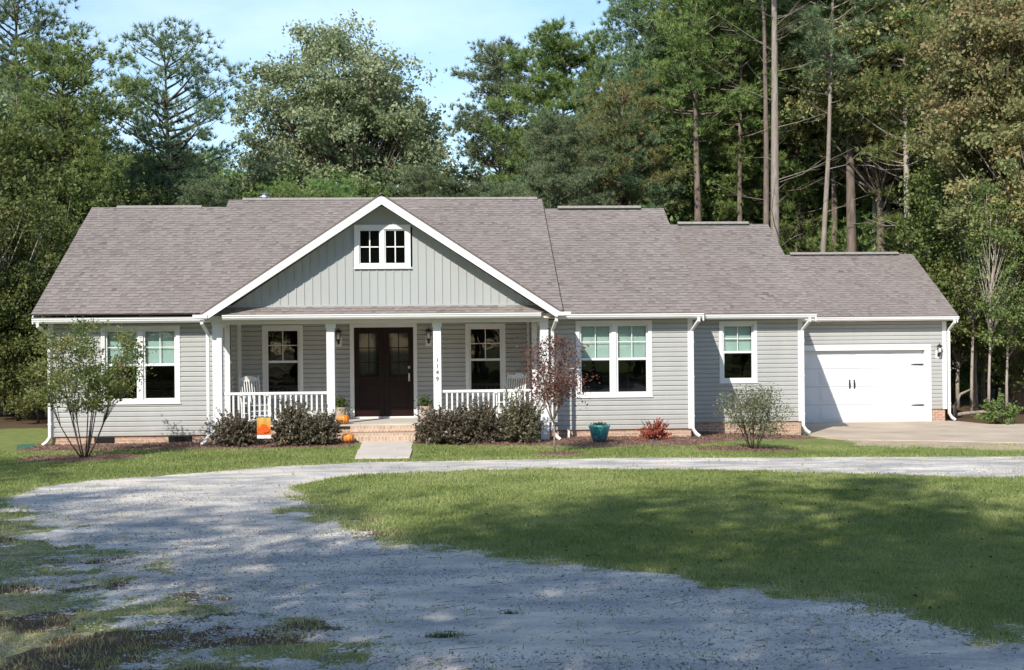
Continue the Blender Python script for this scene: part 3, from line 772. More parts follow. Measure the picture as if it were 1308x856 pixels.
# attic window
x0, x1, z0, z1 = GW; Y = -1.1
mb = MB(); t_ = .105
mb.box(x0, x1, Y - .04, Y + .01, z1 - t_, z1); mb.box(x0, x1, Y - .04, Y + .01, z0, z0 + t_); mb.box(x0, x0 + t_, Y - .04, Y + .01, z0 + t_, z1 - t_); mb.box(x1 - t_, x1, Y - .04, Y + .01, z0 + t_, z1 - t_)
mb.box(x0 - .02, x1 + .02, Y - .055, Y - .041, z0, z0 + .03)
gw = mb.build('gable_window', M['white'], house, bevel=.003)
mb = MB(); xm = (x0 + x1) / 2
mb.box(xm - .045, xm + .045, Y - .03, Y + .03, z0 + t_, z1 - t_)
for a, b in ((x0 + t_, xm - .045), (xm + .045, x1 - t_)):
    s = .028; mb.box(a, a + s, Y - .01, Y + .03, z0 + t_, z1 - t_); mb.box(b - s, b, Y - .01, Y + .03, z0 + t_, z1 - t_); mb.box(a + s, b - s, Y - .009, Y + .029, z1 - t_ - s, z1 - t_); mb.box(a + s, b - s, Y - .009, Y + .029, z0 + t_, z0 + t_ + s)
mb.build('frame', M['white'], gw)
mb = MB()
for a, b in ((x0 + t_, xm - .045), (xm + .045, x1 - t_)):
    c = (a + b) / 2; zc_ = (z0 + z1) / 2; mb.box(c - .013, c + .013, Y - .002, Y + .012, z0 + t_ + .04, z1 - t_ - .04); mb.box(a + .04, b - .04, Y - .001, Y + .011, zc_ - .013, zc_ + .013)
build_islands(mb, 'muntin', M['white'], gw)
for a, b in ((x0 + t_, xm - .045), (xm + .045, x1 - t_)):
    MB().quad((a + .03, Y + .015, z0 + t_ + .03), (b - .03, Y + .015, z0 + t_ + .03), (b - .03, Y + .015, z1 - t_ - .03), (a + .03, Y + .015, z1 - t_ - .03)).build('pane', M['screen_glass'], gw)
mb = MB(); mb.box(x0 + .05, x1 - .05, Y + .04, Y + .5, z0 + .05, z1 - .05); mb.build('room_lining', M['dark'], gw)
# pent roof strip under the gable
mb = MB(); ps = .55; pc = 1 / math.hypot(1, ps)
PP = lambda u, s, h: (u, -1.44 + s * pc - h * ps * pc, 2.975 + s * ps * pc + h * pc)
shingles(mb, PP, -4.92, 2.48, 0, .385, course=.128)
mb.quad((-4.92, -1.44, 2.97), (2.48, -1.44, 2.97), (2.48, -1.09, 3.16), (-4.92, -1.09, 3.16), .3)
mb.build('porch_roof_skirt', M['shingle'], house)
mb = MB(); mb.box(xL - .1, xR + .1, -1.128, -1.10, 3.155, 3.19); mb.build('gable_base_trim', M['batten'], house)
# porch gutter, beam, soffit, ceiling
g = MB(); g.prism([(-1.36, 2.975), (-1.475, 2.975), (-1.475, 2.95), (-1.46, 2.935), (-1.455, 2.905), (-1.42, 2.865), (-1.36, 2.865)], 'x', -4.78, 2.34)
g.build('gutter', M['white'], house)
for xa, xb in ((-5.40, -5.08), (2.70, 3.00)):
    g = MB(); g.box(xa, xb, -1.60, -1.43, 2.905, 2.985); g.box(xa + .03, xb - .03, -1.43, -.44, 2.90, 2.97); g.build('gutter', M['white'], house)
mb = MB(); mb.box(-5.1, 2.56, -1.355, -1.125, 2.855, 2.87); mb.box(-5.1, 2.56, -1.357, -1.335, 2.871, 2.965)
mb.box(-5.24, -4.9, -1.12, -.01, 2.853, 2.868); mb.box(2.40, 2.79, -1.12, -.01, 2.853, 2.868); build_islands(mb, 'soffit', M['soffit'], house)
mb = MB(); mb.box(-5.08, 2.53, -1.11, -.90, 2.775, 2.86); mb.build('porch_beam', M['white'], house, bevel=.005)
mb = MB(); mb.box(-4.88, 2.33, -.895, 1.1, 2.84, 2.86); mb.build('porch_ceiling', M['soffit'], house)
mb = MB(); mb.box(-5.08, -4.9, -.89, -.03, 2.70, 2.85); mb.box(2.35, 2.53, -.89, -.03, 2.70, 2.85); build_islands(mb, 'porch_beam', M['white'], house)
# gable end side walls of the porch attic
mb = MB(); mb.box(-5.2, -4.95, -1.1, -.3, 2.87, 2.95); mb.box(2.5, 2.7, -1.1, -.3, 2.87, 2.95); build_islands(mb, 'soffit', M['soffit'], house)
# columns
def column(x0, x1, ya, yb, z0, z1, cap=True):
    mb = MB(); mb.box(x0, x1, ya, yb, z0, z1)
    if cap:
        mb.box(x0 - .02, x1 + .02, ya - .02, yb + .02, z1 - .10, z1 - .003); mb.box(x0 - .02, x1 + .02, ya - .02, yb + .02, z0 + .002, z0 + .13)
    return mb.build('column', M['white'], house, bevel=.004)
column(-2.51, -2.33, -1.09, -.91, .485, 2.775); cb = column(-.10, .08, -1.09, -.91, .485, 2.775)
column(-5.06, -4.85, -1.10, -.90, 0.0, 2.775, False); column(2.34, 2.53, -1.10, -.90, 0.0, 2.775, False)
# house number on the second column
def text_mesh(ch, size):
    c = bpy.data.curves.new('digit', 'FONT'); c.body = ch; c.size = size; c.extrude = .003; c.align_x = 'CENTER'; c.align_y = 'CENTER'; c.resolution_u = 4
    o = bpy.data.objects.new('digit_src', c); COL.objects.link(o)
    me = bpy.data.meshes.new_from_object(o.evaluated_get(bpy.context.evaluated_depsgraph_get())); bpy.data.objects.remove(o); bpy.data.curves.remove(c)
    me.name = 'digit'; me.materials.clear(); me.materials.append(M['numbers']); return me
M['numbers'] = simple('number_metal', (.05, .05, .055), .4, .2, 8, .5)
for ch, z in zip('1149', (1.92, 1.78, 1.64, 1.49)):
    o = link('digit', text_mesh(ch, .14), cb); o.location = (-.01, -1.097, z); o.rotation_euler = (R(90), 0, 0)
# railing
def railing(x0, x1):
    mb = MB(); mb.box(x0, x1, -1.035, -.965, 1.175, 1.235); mb.box(x0, x1, -1.02, -.98, .585, .63)
    o = mb.build('railing', M['white'], house, bevel=.005)
    n = int(round((x1 - x0) / .117)); 
    for i in range(1, n):
        x = x0 + (x1 - x0) * i / n; b = MB(); b.box(x - .02, x + .02, -1.02, -.98, .63, 1.175); b.build('baluster', M['white'], o)
railing(-4.85, -2.51); railing(.08, 2.34)
# porch floor and steps
mb = MB(); mb.box(-4.88, 2.33, -1.12, 1.1, .445, .485); mb.build('porch_floor', M['walk'], house, bevel=.006)
mb = MB(); mb.box(-1.99, -.52, -1.14, -.88, .31, .444); mb.box(-1.99, -.52, -1.49, -.89, .05, .302)
st = mb.build('porch_steps', M['step_brick'], house, bevel=.004)
# front doors
dz0, dz1 = .50, 2.70
mb = MB(); mb.box(-2.13, -2.03, 1.055, 1.12, .486, 2.80); mb.box(-.59, -.50, 1.055, 1.12, .486, 2.80); mb.box(-2.03, -.59, 1.055, 1.12, 2.70, 2.80); mb.box(-2.03, -.59, 1.03, 1.12, .486, .53)
dfr = mb.build('door_frame', M['white'], house, bevel=.003)
for a, b, hnd in ((-2.028, -1.312, False), (-1.308, -.592, True)):
    mb = MB(); za, zb = .532, 2.698; ga, gb, gz0, gz1 = a + .12, b - .12, 1.50, 2.55; Yd = 1.09
    mb.box(a, ga, Yd, Yd + .045, za, zb); mb.box(gb, b, Yd, Yd + .045, za, zb); mb.box(ga, gb, Yd, Yd + .045, gz1, zb); mb.box(ga, gb, Yd, Yd + .045, gz0 - .12, gz0)
    mb.box(ga, gb, Yd + .015, Yd + .04, za + .2, gz0 - .12); mb.box(ga, gb, Yd, Yd + .045, za, za + .2); mb.box(ga + .07, gb - .07, Yd + .004, Yd + .014, za + .28, gz0 - .2)
    d = mb.build('front_door', M['door'], house, bevel=.004)
    MB().quad((ga, Yd + .022, gz0), (gb, Yd + .022, gz0), (gb, Yd + .022, gz1), (ga, Yd + .022, gz1)).build('pane', M['door_glass'], d)
    mu = MB(); c = (ga + gb) / 2
    mu.box(c - .011, c + .011, Yd + .008, Yd + .021, gz0, gz1)
    for f in (1 / 3, 2 / 3): z = gz0 + (gz1 - gz0) * f; mu.box(ga, gb, Yd + .009, Yd + .0205, z - .011, z + .011)
    mu.build('muntin', M['door'], d)
    if hnd:
        h = MB(); h.lathe([(.028, -.012), (.03, 0), (.02, .012)], -.70, 1.07, 1.72, 10); h.box(-.725, -.675, 1.06, 1.088, 1.69, 1.75); h.box(-.72, -.68, 1.075, 1.089, 1.38, 1.58)
        h.tube([(-.70, 1.08, 1.56), (-.70, 1.03, 1.54), (-.70, 1.02, 1.48), (-.70, 1.04, 1.41), (-.70, 1.08, 1.40)], .011, 6); h.build('handle', M['steel'], d)
MB().quad((-2.1, 1.15, .5), (-.52, 1.15, .5), (-.52, 1.15, 2.8), (-2.1, 1.15, 2.8)).build('door_backing', M['dark'], house)

def lantern(x, y, z, plate=True, s=1.0):
    mb = MB(); mb.box(x - .075 * s, x + .075 * s, y - .028, y - .012, z - .36 * s, z - .12 * s)
    L = mb.build('porch_lantern', M['white'], house, bevel=.004)
    k = MB(); cy = y - .15
    k.box(x - .025, x + .025, y - .045, y - .028, z - .30 * s, z - .2 * s); k.tube([(x, y - .04, z - .26 * s), (x, y - .09, z - .30 * s), (x, cy, z - .28 * s), (x, cy, z - .21 * s)], .01, 6)
    k.lathe([(.01, -.25), (.045, -.22), (.055, -.205), (.055, -.19)], x, cy, z, 10)
    k.lathe([(.085, -.02), (.09, -.01), (.06, .03), (.03, .05), (.012, .06), (.012, .09)], x, cy, z, 10)
    for i in range(4):
        a = math.pi / 4 + i * math.pi / 2; k.tube([(x + .05 * math.cos(a), cy + .05 * math.sin(a), z - .2), (x + .075 * math.cos(a), cy + .075 * math.sin(a), z - .015)], .006, 4)
    k.build('lantern_cage', M['black'], L)
    g = MB(); g.lathe([(.02, -.185), (.046, -.17), (.048, -.08), (.03, -.05)], x, cy, z, 12); g.build('lantern_bulb', M['bulb'], L, smooth=True)
lantern(-2.40, 1.1, 2.60); lantern(-.215, 1.1, 2.60); lantern(14.72, 6.8, 2.06)

# garage door
x0, x1, z0, z1 = GD; Y = 6.90
mb = MB(); mb.box(x0 - .12, x0, 6.77, 6.9, z0, z1); mb.box(x1, x1 + .19, 6.77, 6.81, z0, z1 + .16); mb.box(x0 - .3, x1, 6.77, 6.81, z1, z1 + .16); mb.box(x1, x1 + .03, 6.81, 6.93, z0, z1); mb.box(x0, x1, 6.81, 6.93, z1, z1 + .03)
mb.build('garage_door_frame', M['white'], house, bevel=.004)
gd = MB(); nr = 4; hh = (z1 - z0) / nr
for r_ in range(nr):
    a = z0 + r_ * hh + .004; b = z0 + (r_ + 1) * hh - .004
    gd.box(x0 + .003, x1 - .003, Y + .012, Y + .05, a, b)
    nP = 4
    for c in range(nP):
        w = (x1 - x0) / nP; xa = x0 + c * w + .09; xb = x0 + (c + 1) * w - .09
        gd.prism([(xa, a + .07), (xb, a + .07), (xb, b - .07), (xa, b - .07)], 'y', Y + .004, Y + .0115)
        gd.prism([(xa + .05, a + .12), (xb - .05, a + .12), (xb - .05, b - .12), (xa + .05, b - .12)], 'y', Y - .002, Y + .0035)
gdo = gd.build('garage_door', M['vinylwhite'], house, bevel=.003)
for xc in (12.10, 12.24):
    h = MB(); h.box(xc - .018, xc + .018, Y - .012, Y - .0025, .84, 1.10); h.tube([(xc, Y - .01, 1.06), (xc, Y - .05, 1.02), (xc, Y - .05, .92), (xc, Y - .01, .88)], .014, 6); h.build('handle', M['black'], gdo)
for z in (.33, 1.53):
    for xa, sg in ((x1 - .01, -1), (x0 + .01, 1)):
        h = MB(); h.prism([(xa, z - .022), (xa + sg * .30, z - .012), (xa + sg * .38, z), (xa + sg * .30, z + .012), (xa, z + .022)], 'y', Y - .013, Y - .003); h.build('hinge', M['black'], gdo)

# downspouts
def downspout(x, ye, yw, zt, zb, kick, xk=.0):
    mb = MB()
    pts = [(x, ye - .05, zt), (x, ye - .05, zt - .07), (x + xk, yw - .05, zt - .30), (x + xk, yw - .05, zb + .22), (x + xk + kick * .07, yw - .07, zb + .10), (x + xk + kick * .15, yw - .13, zb + .03)]
    mb.tube(pts, .045, 4, square=True)
    for z in (zt - .6, (zt + zb) / 2, zb + .5): mb.box(x + xk - .045, x + xk + .045, yw - .088, yw - .03, z, z + .03)
    mb.build('downspout', M['white'], house)
downspout(-9.12, -.36, -.03, 2.85, .0, -1, .16); downspout(6.14, -.36, -.03, 2.85, 0.0, 1, -.10); downspout(9.42, 1.80, 2.12, 2.85, -.12, 1, -.10)
downspout(15.06, 6.42, 6.77, 2.83, -.14, 1, -.04); downspout(2.68, -1.44, -1.05, 2.87, .05, 1, -.06); downspout(-5.22, -1.44, -1.05, 2.87, .05, -1, .06)
# exposed utility pipe near the right window bed
mb = MB(); mb.tube([(3.04, -.45, -.05), (3.04, -.45, .17), (3.04, -.44, .20), (3.06, -.30, .21), (3.06, .0, .21)], .032, 8)
mb.build('drain_pipe', M['white'], house)

# ------------------------------------------------------------------ things by the house
def rocking_chair(x, y, rz, label):
    t = empty('rocking_chair', (x, y, .485), rz, label=label, cat='chair', group='rocking chairs on the porch')
    mb = MB()
    for k in range(7): mb.box(-.25, .25, -.24 + k * .07, -.18 + k * .07, .40 + k * -.006, .418 + k * -.006)
    mb.build('seat', M['chair'], t)
    bk = MB()
    for i in range(7):
        u = -.18 + i * .06; bk.tube([(u, .24, .42), (u, .33, .75), (u, .39, .98)], .014, 5)
    bk.tube([(-.23, .24, .44), (.23, .24, .44)], .02, 6)
    n = 8
    for i in range(n):
        u0, u1 = -.22 + .44 * i / n, -.22 + .44 * (i + 1) / n; h0 = .05 * math.sin(math.pi * i / n); h1 = .05 * math.sin(math.pi * (i + 1) / n)
        bk.add([(u0, .385, .95), (u1, .385, .95), (u1, .40, 1.03 + h1), (u0, .40, 1.03 + h0), (u0, .41, .95), (u1, .41, .95), (u1, .425, 1.03 + h1), (u0, .425, 1.03 + h0)], [(0, 1, 2, 3), (4, 7, 6, 5), (3, 2, 6, 7), (0, 4, 5, 1)])
    bk.build('backrest', M['chair'], t)
    for s in (-1, 1):
        l = MB(); l.tube([(s * .25, -.24, .06), (s * .25, -.24, .62)], .02, 6); l.build('leg', M['chair'], t)
        l = MB(); l.tube([(s * .24, .20, .05), (s * .24, .23, .40), (s * .24, .34, .78), (s * .24, .41, 1.08)], .021, 6); l.build('leg', M['chair'], t)
        a = MB(); a.box(s * .25 - .045, s * .25 + .045, -.30, .28, .62, .642); a.build('armrest', M['chair'], t)
        r = MB(); r.tube([(s * .25, -.42, .08), (s * .25, -.2, .025), (s * .25, .05, .012), (s * .25, .3, .03), (s * .25, .52, .09)], .02, 6); r.build('rocker', M['chair'], t)
    st = MB(); st.tube([(-.25, -.24, .16), (.25, -.24, .16)], .014, 5); st.tube([(-.25, -.24, .27), (.25, -.24, .27)], .014, 5); st.tube([(-.24, .2, .2), (.24, .2, .2)], .014, 5); st.build('stretcher', M['chair'], t)
    return t
rocking_chair(-4.30, .15, R(28), 'white rocking chair on the porch beside the left porch window')
rocking_chair(1.72, .20, R(-28), 'white rocking chair on the porch beside the right porch window')

def foliage_dome(rx, ry, rz, n, size, mat, seed, spike=.16, zc=.45, aspect=.5):
    rg = np.random.default_rng(seed)
    ns = max(24, n // 34); d = nrm(rg.normal(size=(ns, 3))); d[:, 2] = np.abs(d[:, 2]) - .2 * (rg.random(ns) < .35); d = nrm(d)
    k = np.array([[math.sin(3.1 * i + seed), math.cos(2.3 * i + seed * 2), math.sin(1.7 * i)] for i in range(7)])
    Ls = (1 + spike * np.cos(d @ k.T * 3).mean(1) * 1.8) * rg.uniform(.72, 1.03, ns) * (1 + .18 * (rg.random(ns) < .12))
    Ls *= 1 + .12 * np.sin(seed * 2.1 + np.arctan2(d[:, 1], d[:, 0]) * 2)
    m = n // ns; f = rg.uniform(.3, 1, (ns, m)) ** .7
    bendv = rg.normal(0, .12, (ns, 1, 3))
    P = d[:, None] * (Ls[:, None] * f)[..., None] + bendv * (f ** 2)[..., None] + rg.normal(0, .05, (ns, m, 3)) * (1.15 - f)[..., None] * 1.6
    P = P.reshape(-1, 3) * [rx, ry, rz * (1 - zc * .3)]
    P[:, 2] += rz * .2; P[:, 2] = np.maximum(P[:, 2], .03)
    return leaf_quads(P, size, aspect, .4, rg)
def bush(name, cat, label, x, y, rx, ry, rz, n, size, mat, seed, group=None, z=None):
    z = H1(x, y) if z is None else z
    t = empty(name, (x, y, z), label=label, cat=cat, group=group)
    link('foliage', np_mesh('foliage', foliage_dome(rx, ry, rz, n, size, mat, seed), 4, mat), t)
    mb = MB(); rg = random.Random(seed)
    for i in range(12):
        a = rg.uniform(0, 6.28); q = rg.uniform(.3, .95); mb.tube([(0.04 * math.cos(a), .04 * math.sin(a), -.02), (rx * .5 * q * math.cos(a), ry * .5 * q * math.sin(a), rz * .5), (rx * q * math.cos(a), ry * q * math.sin(a), rz * rg.uniform(.75, 1.05))], [.014, .009, .004], 5)
    mb.build('stem', M['bark_dark'], t); return t
SG = 'dark purple shrubs along the porch'
for i, (x, y, rx, ry, rz, n, lb) in enumerate((
    (-4.46, -1.65, .50, .45, .80, 3600, 'dark purple leaved shrub at the far left of the porch, left of the orange flag'),
    (-3.20, -1.85, .50, .50, .98, 4000, 'tall dark purple shrub just right of the orange garden flag'),
    (-2.62, -1.95, .52, .50, .80, 4200, 'wide dark purple shrub left of the porch steps beside pumpkins'),
    (.10, -1.95, .62, .55, .88, 4600, 'dark purple shrub just right of the porch steps'),
    (.88, -1.85, .55, .50, 1.00, 4200, 'middle dark purple shrub right of the porch steps'),
    (1.86, -1.80, .56, .5, 1.12, 4600, 'tallest dark purple shrub behind the small red maple'))):
    bush('purple_shrub', 'shrub', lb, x, y, rx * 1.06, ry, rz * .93, int(n * 2.3), .031, M['purple'], 31 + i, SG)
bush('red_shrub', 'shrub', 'low bright red leaved shrub in mulch below the right double window', 4.98, -.95,   .38, .32, .48, 3000, .032, M['redbush'], 51)
# teal pot
t = empty('glazed_pot', (3.6, -1.72, H1(3.6, -1.72) + .01), label='teal glazed ceramic pot with small plant in the mulch bed', cat='pot')
mb = MB(); mb.lathe([(.12, 0), (.14, .02), (.19, .16), (.225, .32), (.245, .36), (.245, .40), (.22, .405), (.21, .36), (.0, .35)], 0, 0, 0, 28); mb.build('pot', M['teal'], t, smooth=True)
mb = MB(); mb.lathe([(.208, .345), (.208, .366), (.0, .372)], 0, 0, 0, 20); mb.build('soil', M['soil'], t)
C = np.random.default_rng(3).normal(0, .07, (140, 3)) * [1, 1, .25] + [0, 0, .42]; link('plant', np_mesh('plant', leaf_quads(C, .03, .4, .3), 4, M['leaf_green']), t)
# clay planters by the door
for x, lb in ((-2.33, 'clay planter with leafy green plant left of the front door'), (-.30, 'clay planter with leafy green plant right of the front door')):
    t = empty('planter', (x, .65, .485), label=lb, cat='planter', group='planters flanking the front door')
    mb = MB(); mb.lathe([(.09, 0), (.10, .01), (.125, .24), (.14, .25), (.145, .31), (.125, .31), (.12, .28)], 0, 0, 0, 20); mb.build('pot', M['terracotta'], t, smooth=False)
    link('plant', np_mesh('plant', leaf_quads(np.random.default_rng(5).normal(0, .075, (320, 3)) * [1.1, 1, .8] + [0, 0, .41], .035, .5, .3), 4, M['potleaf']), t)
    mb = MB()
    for i in range(6): a = i; mb.tube([(0, 0, .28), (.08 * math.cos(a), .08 * math.sin(a), .42)], .005, 4)
    mb.build('stem', M['bark_dark'], t)
def pumpkin(x, y, z, r, label):
    t = empty('pumpkin', (x, y, z), label=label, cat='pumpkin', group='pumpkins at the porch steps')
    mb = MB(); prof = [(r * math.sin(a) ** .8 + .001, r * .78 * (1 - math.cos(a)) - (r * .10 if a > 2.6 else 0)) for a in np.linspace(.25, math.pi - .12, 12)]
    mb.lathe(prof, 0, 0, -r * .02, 48, lobes=12, amp=.12); mb.build('body', M['pumpkin'], t, smooth=True)
    mb = MB(); mb.tube([(0, 0, r * 1.38), (.005, 0, r * 1.62), (.03, 0, r * 1.85)], [.03, .018, .016], 6); mb.build('stem', M['stem'], t)
pumpkin(-2.16, -1.0, .486, .15, 'round orange pumpkin on the porch floor left of the steps')
pumpkin(-2.0, -1.72, H1(-2.0, -1.72) + .03, .14, 'orange pumpkin on the ground at the left end of the steps, behind the shrub')
# garden flag
t = empty('garden_flag', (-3.75, -2.45, H1(-3.75, -2.45)), label='small orange garden flag with pumpkins picture between purple shrubs', cat='flag')
mb = MB(); mb.tube([(-.17, .0, -.05), (-.17, 0, .68), (-.16, 0, .695), (.17, 0, .695)], .006, 6); mb.build('pole', M['black'], t)
mb = MB(); n = 8
for i in range(n):
    xa, xb = -.145 + .29 * i / n, -.145 + .29 * (i + 1) / n; wa, wb = .008 * math.sin(i * 1.3), .008 * math.sin((i + 1) * 1.3)
    mb.quad((xa, wa, .31), (xb, wb, .31), (xb, wb, .69), (xa, wa, .69))
f = mb.build('banner', M['flag'], t)
mb = MB()
for i in range(n):
    xa, xb = -.145 + .29 * i / n, -.145 + .29 * (i + 1) / n; wa, wb = .008 * math.sin(i * 1.3) - .002, .008 * math.sin((i + 1) * 1.3) - .002
    mb.quad((xa, wa, .235), (xb, wb, .235), (xb, wb, .31), (xa, wa, .31))
mb.build('lettering_strip', M['flag_white'], f)
mb = MB()
for px, pz, pr in ((-.05, .40, .075), (.06, .42, .06), (.0, .49, .055)): mb.lathe([(.001, -.001)] , px, 0, pz, 3) if False else mb.prism([(px + pr * math.cos(a) * 1.15, pz + pr * math.sin(a)) for a in np.linspace(0, 2 * math.pi, 16, endpoint=False)], 'y', -.014 - pr * .02, -.011)
mb.build('pumpkin_picture', simple('flag_red_orange', (.75, .11, .02), .8, .3, 20, .1), f)
# splash block
mb = MB(); mb.prism([(0, 0), (.30, 0), (.36, .07), (.33, .07), (.28, .03), (.02, .05), (0, .09)], 'y', -.12, .12); mb.prism([(0, .0), (.36, 0.0), (.36, .08), (0, .10)], 'y', -.15, -.12); mb.prism([(0, .0), (.36, 0.0), (.36, .08), (0, .10)], 'y', .12, .15)
o = mb.build('splash_block', M['green_plastic']); o.location = (-9.18, -.55, H1(-9.2, -.5)); o.rotation_euler.z = R(195); tag(o, 'green plastic splash block under the left corner downspout', 'splash block')

# ------------------------------------------------------------------ trees
def bezier(a, b, c, n): t = np.linspace(0, 1, n)[:, None]; return (1 - t) ** 2 * a + 2 * t * (1 - t) * b + t * t * c
def broadleaf(name, seed, H, Rr, base, leafmat, barkmat, clumps=120, per=190, size=.12, r0=.2, sig=.42, top=.0, stems=1, lean=0, gap=.0):
    rg = np.random.default_rng(seed); tr = MB()
    lean_v = np.array([rg.normal(0, .25) + lean, rg.normal(0, .25), 0])
    tp = [np.array([0, 0, -.2])] + [np.array([0, 0, H * .85]) * f + lean_v * f * f * H * .12 + rg.normal(0, .05, 3) * [1, 1, 0] * H * .06 for f in (.15, .35, .55, .75, 1)]
    tr.tube(tp, [r0 * 1.25, r0, r0 * .8, r0 * .6, r0 * .4, r0 * .1], 8)
    TP = np.array(tp)
    def at(z):
        return np.array([np.interp(z, TP[:, 2], TP[:, 0]), np.interp(z, TP[:, 2], TP[:, 1]), z])
    c0 = np.array([lean_v[0] * H * .06, lean_v[1] * H * .06, (base + H) / 2]); hz = (H - base) / 2
    K = rg.normal(size=(9, 3)); ph = rg.uniform(0, 6, 9)
    d = nrm(rg.normal(size=(clumps, 3))); d[:, 2] = np.sign(d[:, 2]) * np.abs(d[:, 2]) ** np.where(d[:, 2] > 0, .8, 1.0); lob = 1 + .9 * (np.cos(d @ K.T * 1.6 + ph).mean(1))
    rad = rg.uniform(.25, 1, clumps) ** .55 * np.clip(lob, .6, 1.12) * .92
    C = c0 + d * rad[:, None] * [Rr, Rr, hz]
    C[:, 2] = np.minimum(C[:, 2], H)
    allc = []
    for c in C:
        zt = max(base * .7, min(H * .8, base * .7 + (c[2] - base * .7) * rg.uniform(.35, .7))); a = at(zt); mid = (a + c) / 2 + np.array([0, 0, -.1 * np.linalg.norm(c - a)]) + rg.normal(0, .12, 3)
        Ln = np.linalg.norm(c - a); rr = .010 + .012 * Ln
        rr = min(rr, r0 * .45)
        tr.tube(bezier(a, mid, c, 4), [rr, rr * .7, rr * .45, rr * .15], 4, cap=False)
        s = sig * rg.uniform(.7, 1.3); m = int(per * rg.uniform(.5, 1.4))
        sub = c + rg.normal(0, s * .8, (5, 3)) * [1, 1, .6]
        P = sub[rg.integers(0, 5, m)] + rg.normal(0, s * .5, (m, 3)) * [1, 1, .7]
        allc.append(P)
    C = np.vstack(allc)
    cl = np.repeat(rg.random(clumps), [len(a) for a in allc])
    V = leaf_quads(C, size, .6, .5, rg)
    rn = np.clip(.5 * cl + .5 * rg.random(len(C)) + rg.normal(0, .08, len(C)), 0, 1)
    me_c = np_mesh(name + '_crown', V, 4, leafmat, rn)
    o = tr.build('trunk_src', barkmat, None, smooth=True); me_t = o.data; bpy.data.objects.remove(o)
    return me_t, me_c
def pine(name, seed, H, Rr, base, leafmat, barkmat, r0=.17, dead=6, nw=.032, L=.24, dens=1.0, lean=0, conic=.3, deadlen=1.0, bend=.05):
    rg = np.random.default_rng(seed); tr = MB()
    zz = np.linspace(-.2, H, 8); ph = rg.uniform(0, 6)
    TX = lean * (zz / H) * H * .08 + bend * np.sin(zz * .4 + ph) * (zz / H) * 2; TY = bend * np.cos(zz * .33 + ph) * (zz / H) * 2
    tr.tube([(TX[i], TY[i], zz[i]) for i in range(8)], [r0 * (1.15 - 1.08 * max(0, z) / H) for z in zz], 8)
    at = lambda z: np.array([np.interp(z, zz, TX), np.interp(z, zz, TY), z])
    for i in range(dead):
        z = rg.uniform(base * .35, base * 1.15); a = rg.uniform(0, 6.28); l = rg.uniform(.5, 2.4) * deadlen; p = at(z); d = np.array([math.cos(a), math.sin(a), rg.uniform(.0, .45)])
        q = p + d * l; tr.tube([p, p + d * l * .5 + [0, 0, -.05] + rg.normal(0, .06, 3), q + [0, 0, .12 * l]], [.02, .012, .005], 4, cap=False)
        for j in range(int(l * 2.2)):
            f = rg.uniform(.35, .95); s = p + d * l * f; e = s + np.array([math.cos(a + rg.choice([-1, 1]) * .8), math.sin(a + rg.choice([-1, 1]) * .8), rg.uniform(.1, .5)]) * rg.uniform(.25, .8); tr.tube([s, e], [.009, .003], 3, cap=False)
    tc, td = [], []; z = base; br = rg.random() * 6
    while z < H - .25:
        t = (z - base) / (H - base); prof = (np.sin(math.pi * min(1, .18 + .82 * (t ** .8))) ** .6) * (1 - conic * t) if t < .97 else .2
        prof = max(.13, min(1, 1.2 * (1 - t) ** .38) * (1 - conic * .3) * (1 if t > .15 else .65 + 2.3 * t))
        for k in range(rg.integers(4, 7)):
            br += 2.4 + rg.normal(0, .4); l = Rr * prof * rg.uniform(.4, 1.2)
            l = min(l, (H - z) * 1.25 + .35)
            if rg.random() < .12: continue
            up = rg.uniform(-.05, .35) + .4 * t; d = np.array([math.cos(br), math.sin(br), up]); p = at(z + rg.uniform(-.15, .15))
            m = p + d * l * .55 + [0, 0, -.04 * l]; e = p + d * l + np.array([0, 0, .14 * l]); pts = bezier(p, m, e, 5)
            tr.tube(pts, [.016 + .014 * l, .014 + .01 * l, .012 + .006 * l, .012, .006], 4, cap=False)
            nt = max(4, int(l * 17 * dens)); ncl = max(2, int(l * 1.9)); fc = np.r_[1.0, rg.uniform(.35, .95, ncl - 1)]; ci = rg.integers(0, ncl, nt); f = np.clip(fc[ci] + rg.normal(0, .05, nt), .2, 1.05)
            offc = rg.normal(0, .34 * (.35 + .3 * l), (ncl, 3)) * [1, 1, .5]; offc[0] = 0
            B = (1 - f[:, None]) ** 2 * p + 2 * f[:, None] * (1 - f[:, None]) * m + f[:, None] ** 2 * e
            J = offc[ci] * (.6 + .0 * f[:, None]) + rg.normal(0, .20, (nt, 3)) * [1.15, 1.15, .7]; J[:, 2] = np.abs(J[:, 2]) * .8
            tc.append(B + J); dd = nrm(J * 2 + d * .6 + [0, 0, .55]); td.append(dd)
        z += rg.uniform(.28, .5) * (1.15 - .3 * t)
    top = at(H); tc.append(top + rg.normal(0, .12, (10, 3))); td.append(np.tile([0, 0, 1.], (10, 1)))
    C = np.vstack(tc); D = np.vstack(td); nn_ = 17
    V = needles(C, D, nn_, L, nw, .62, rg)
    tuft = np.repeat(np.clip(rg.normal(.45, .22, len(C)), 0, 1), nn_)
    me_c = np_mesh(name + '_crown', V, 3, leafmat, np.clip(tuft + rg.normal(0, .1, len(tuft)), 0, 1))
    o = tr.build('trunk_src', barkmat, None, smooth=True); me_t = o.data; bpy.data.objects.remove(o)
    return me_t, me_c
def plant(meshes, x, y, s, rz, name, label, cat, group=None, sz=None, z=None):
    t = empty(name, (x, y, (0 if y > 14 or abs(x) > 16 else H1(x, y)) if z is None else z), rz, label=label, cat=cat, group=group)
    t.scale = (s, s, sz or s)
    link('trunk', meshes[0], t); link('crown', meshes[1], t); return t

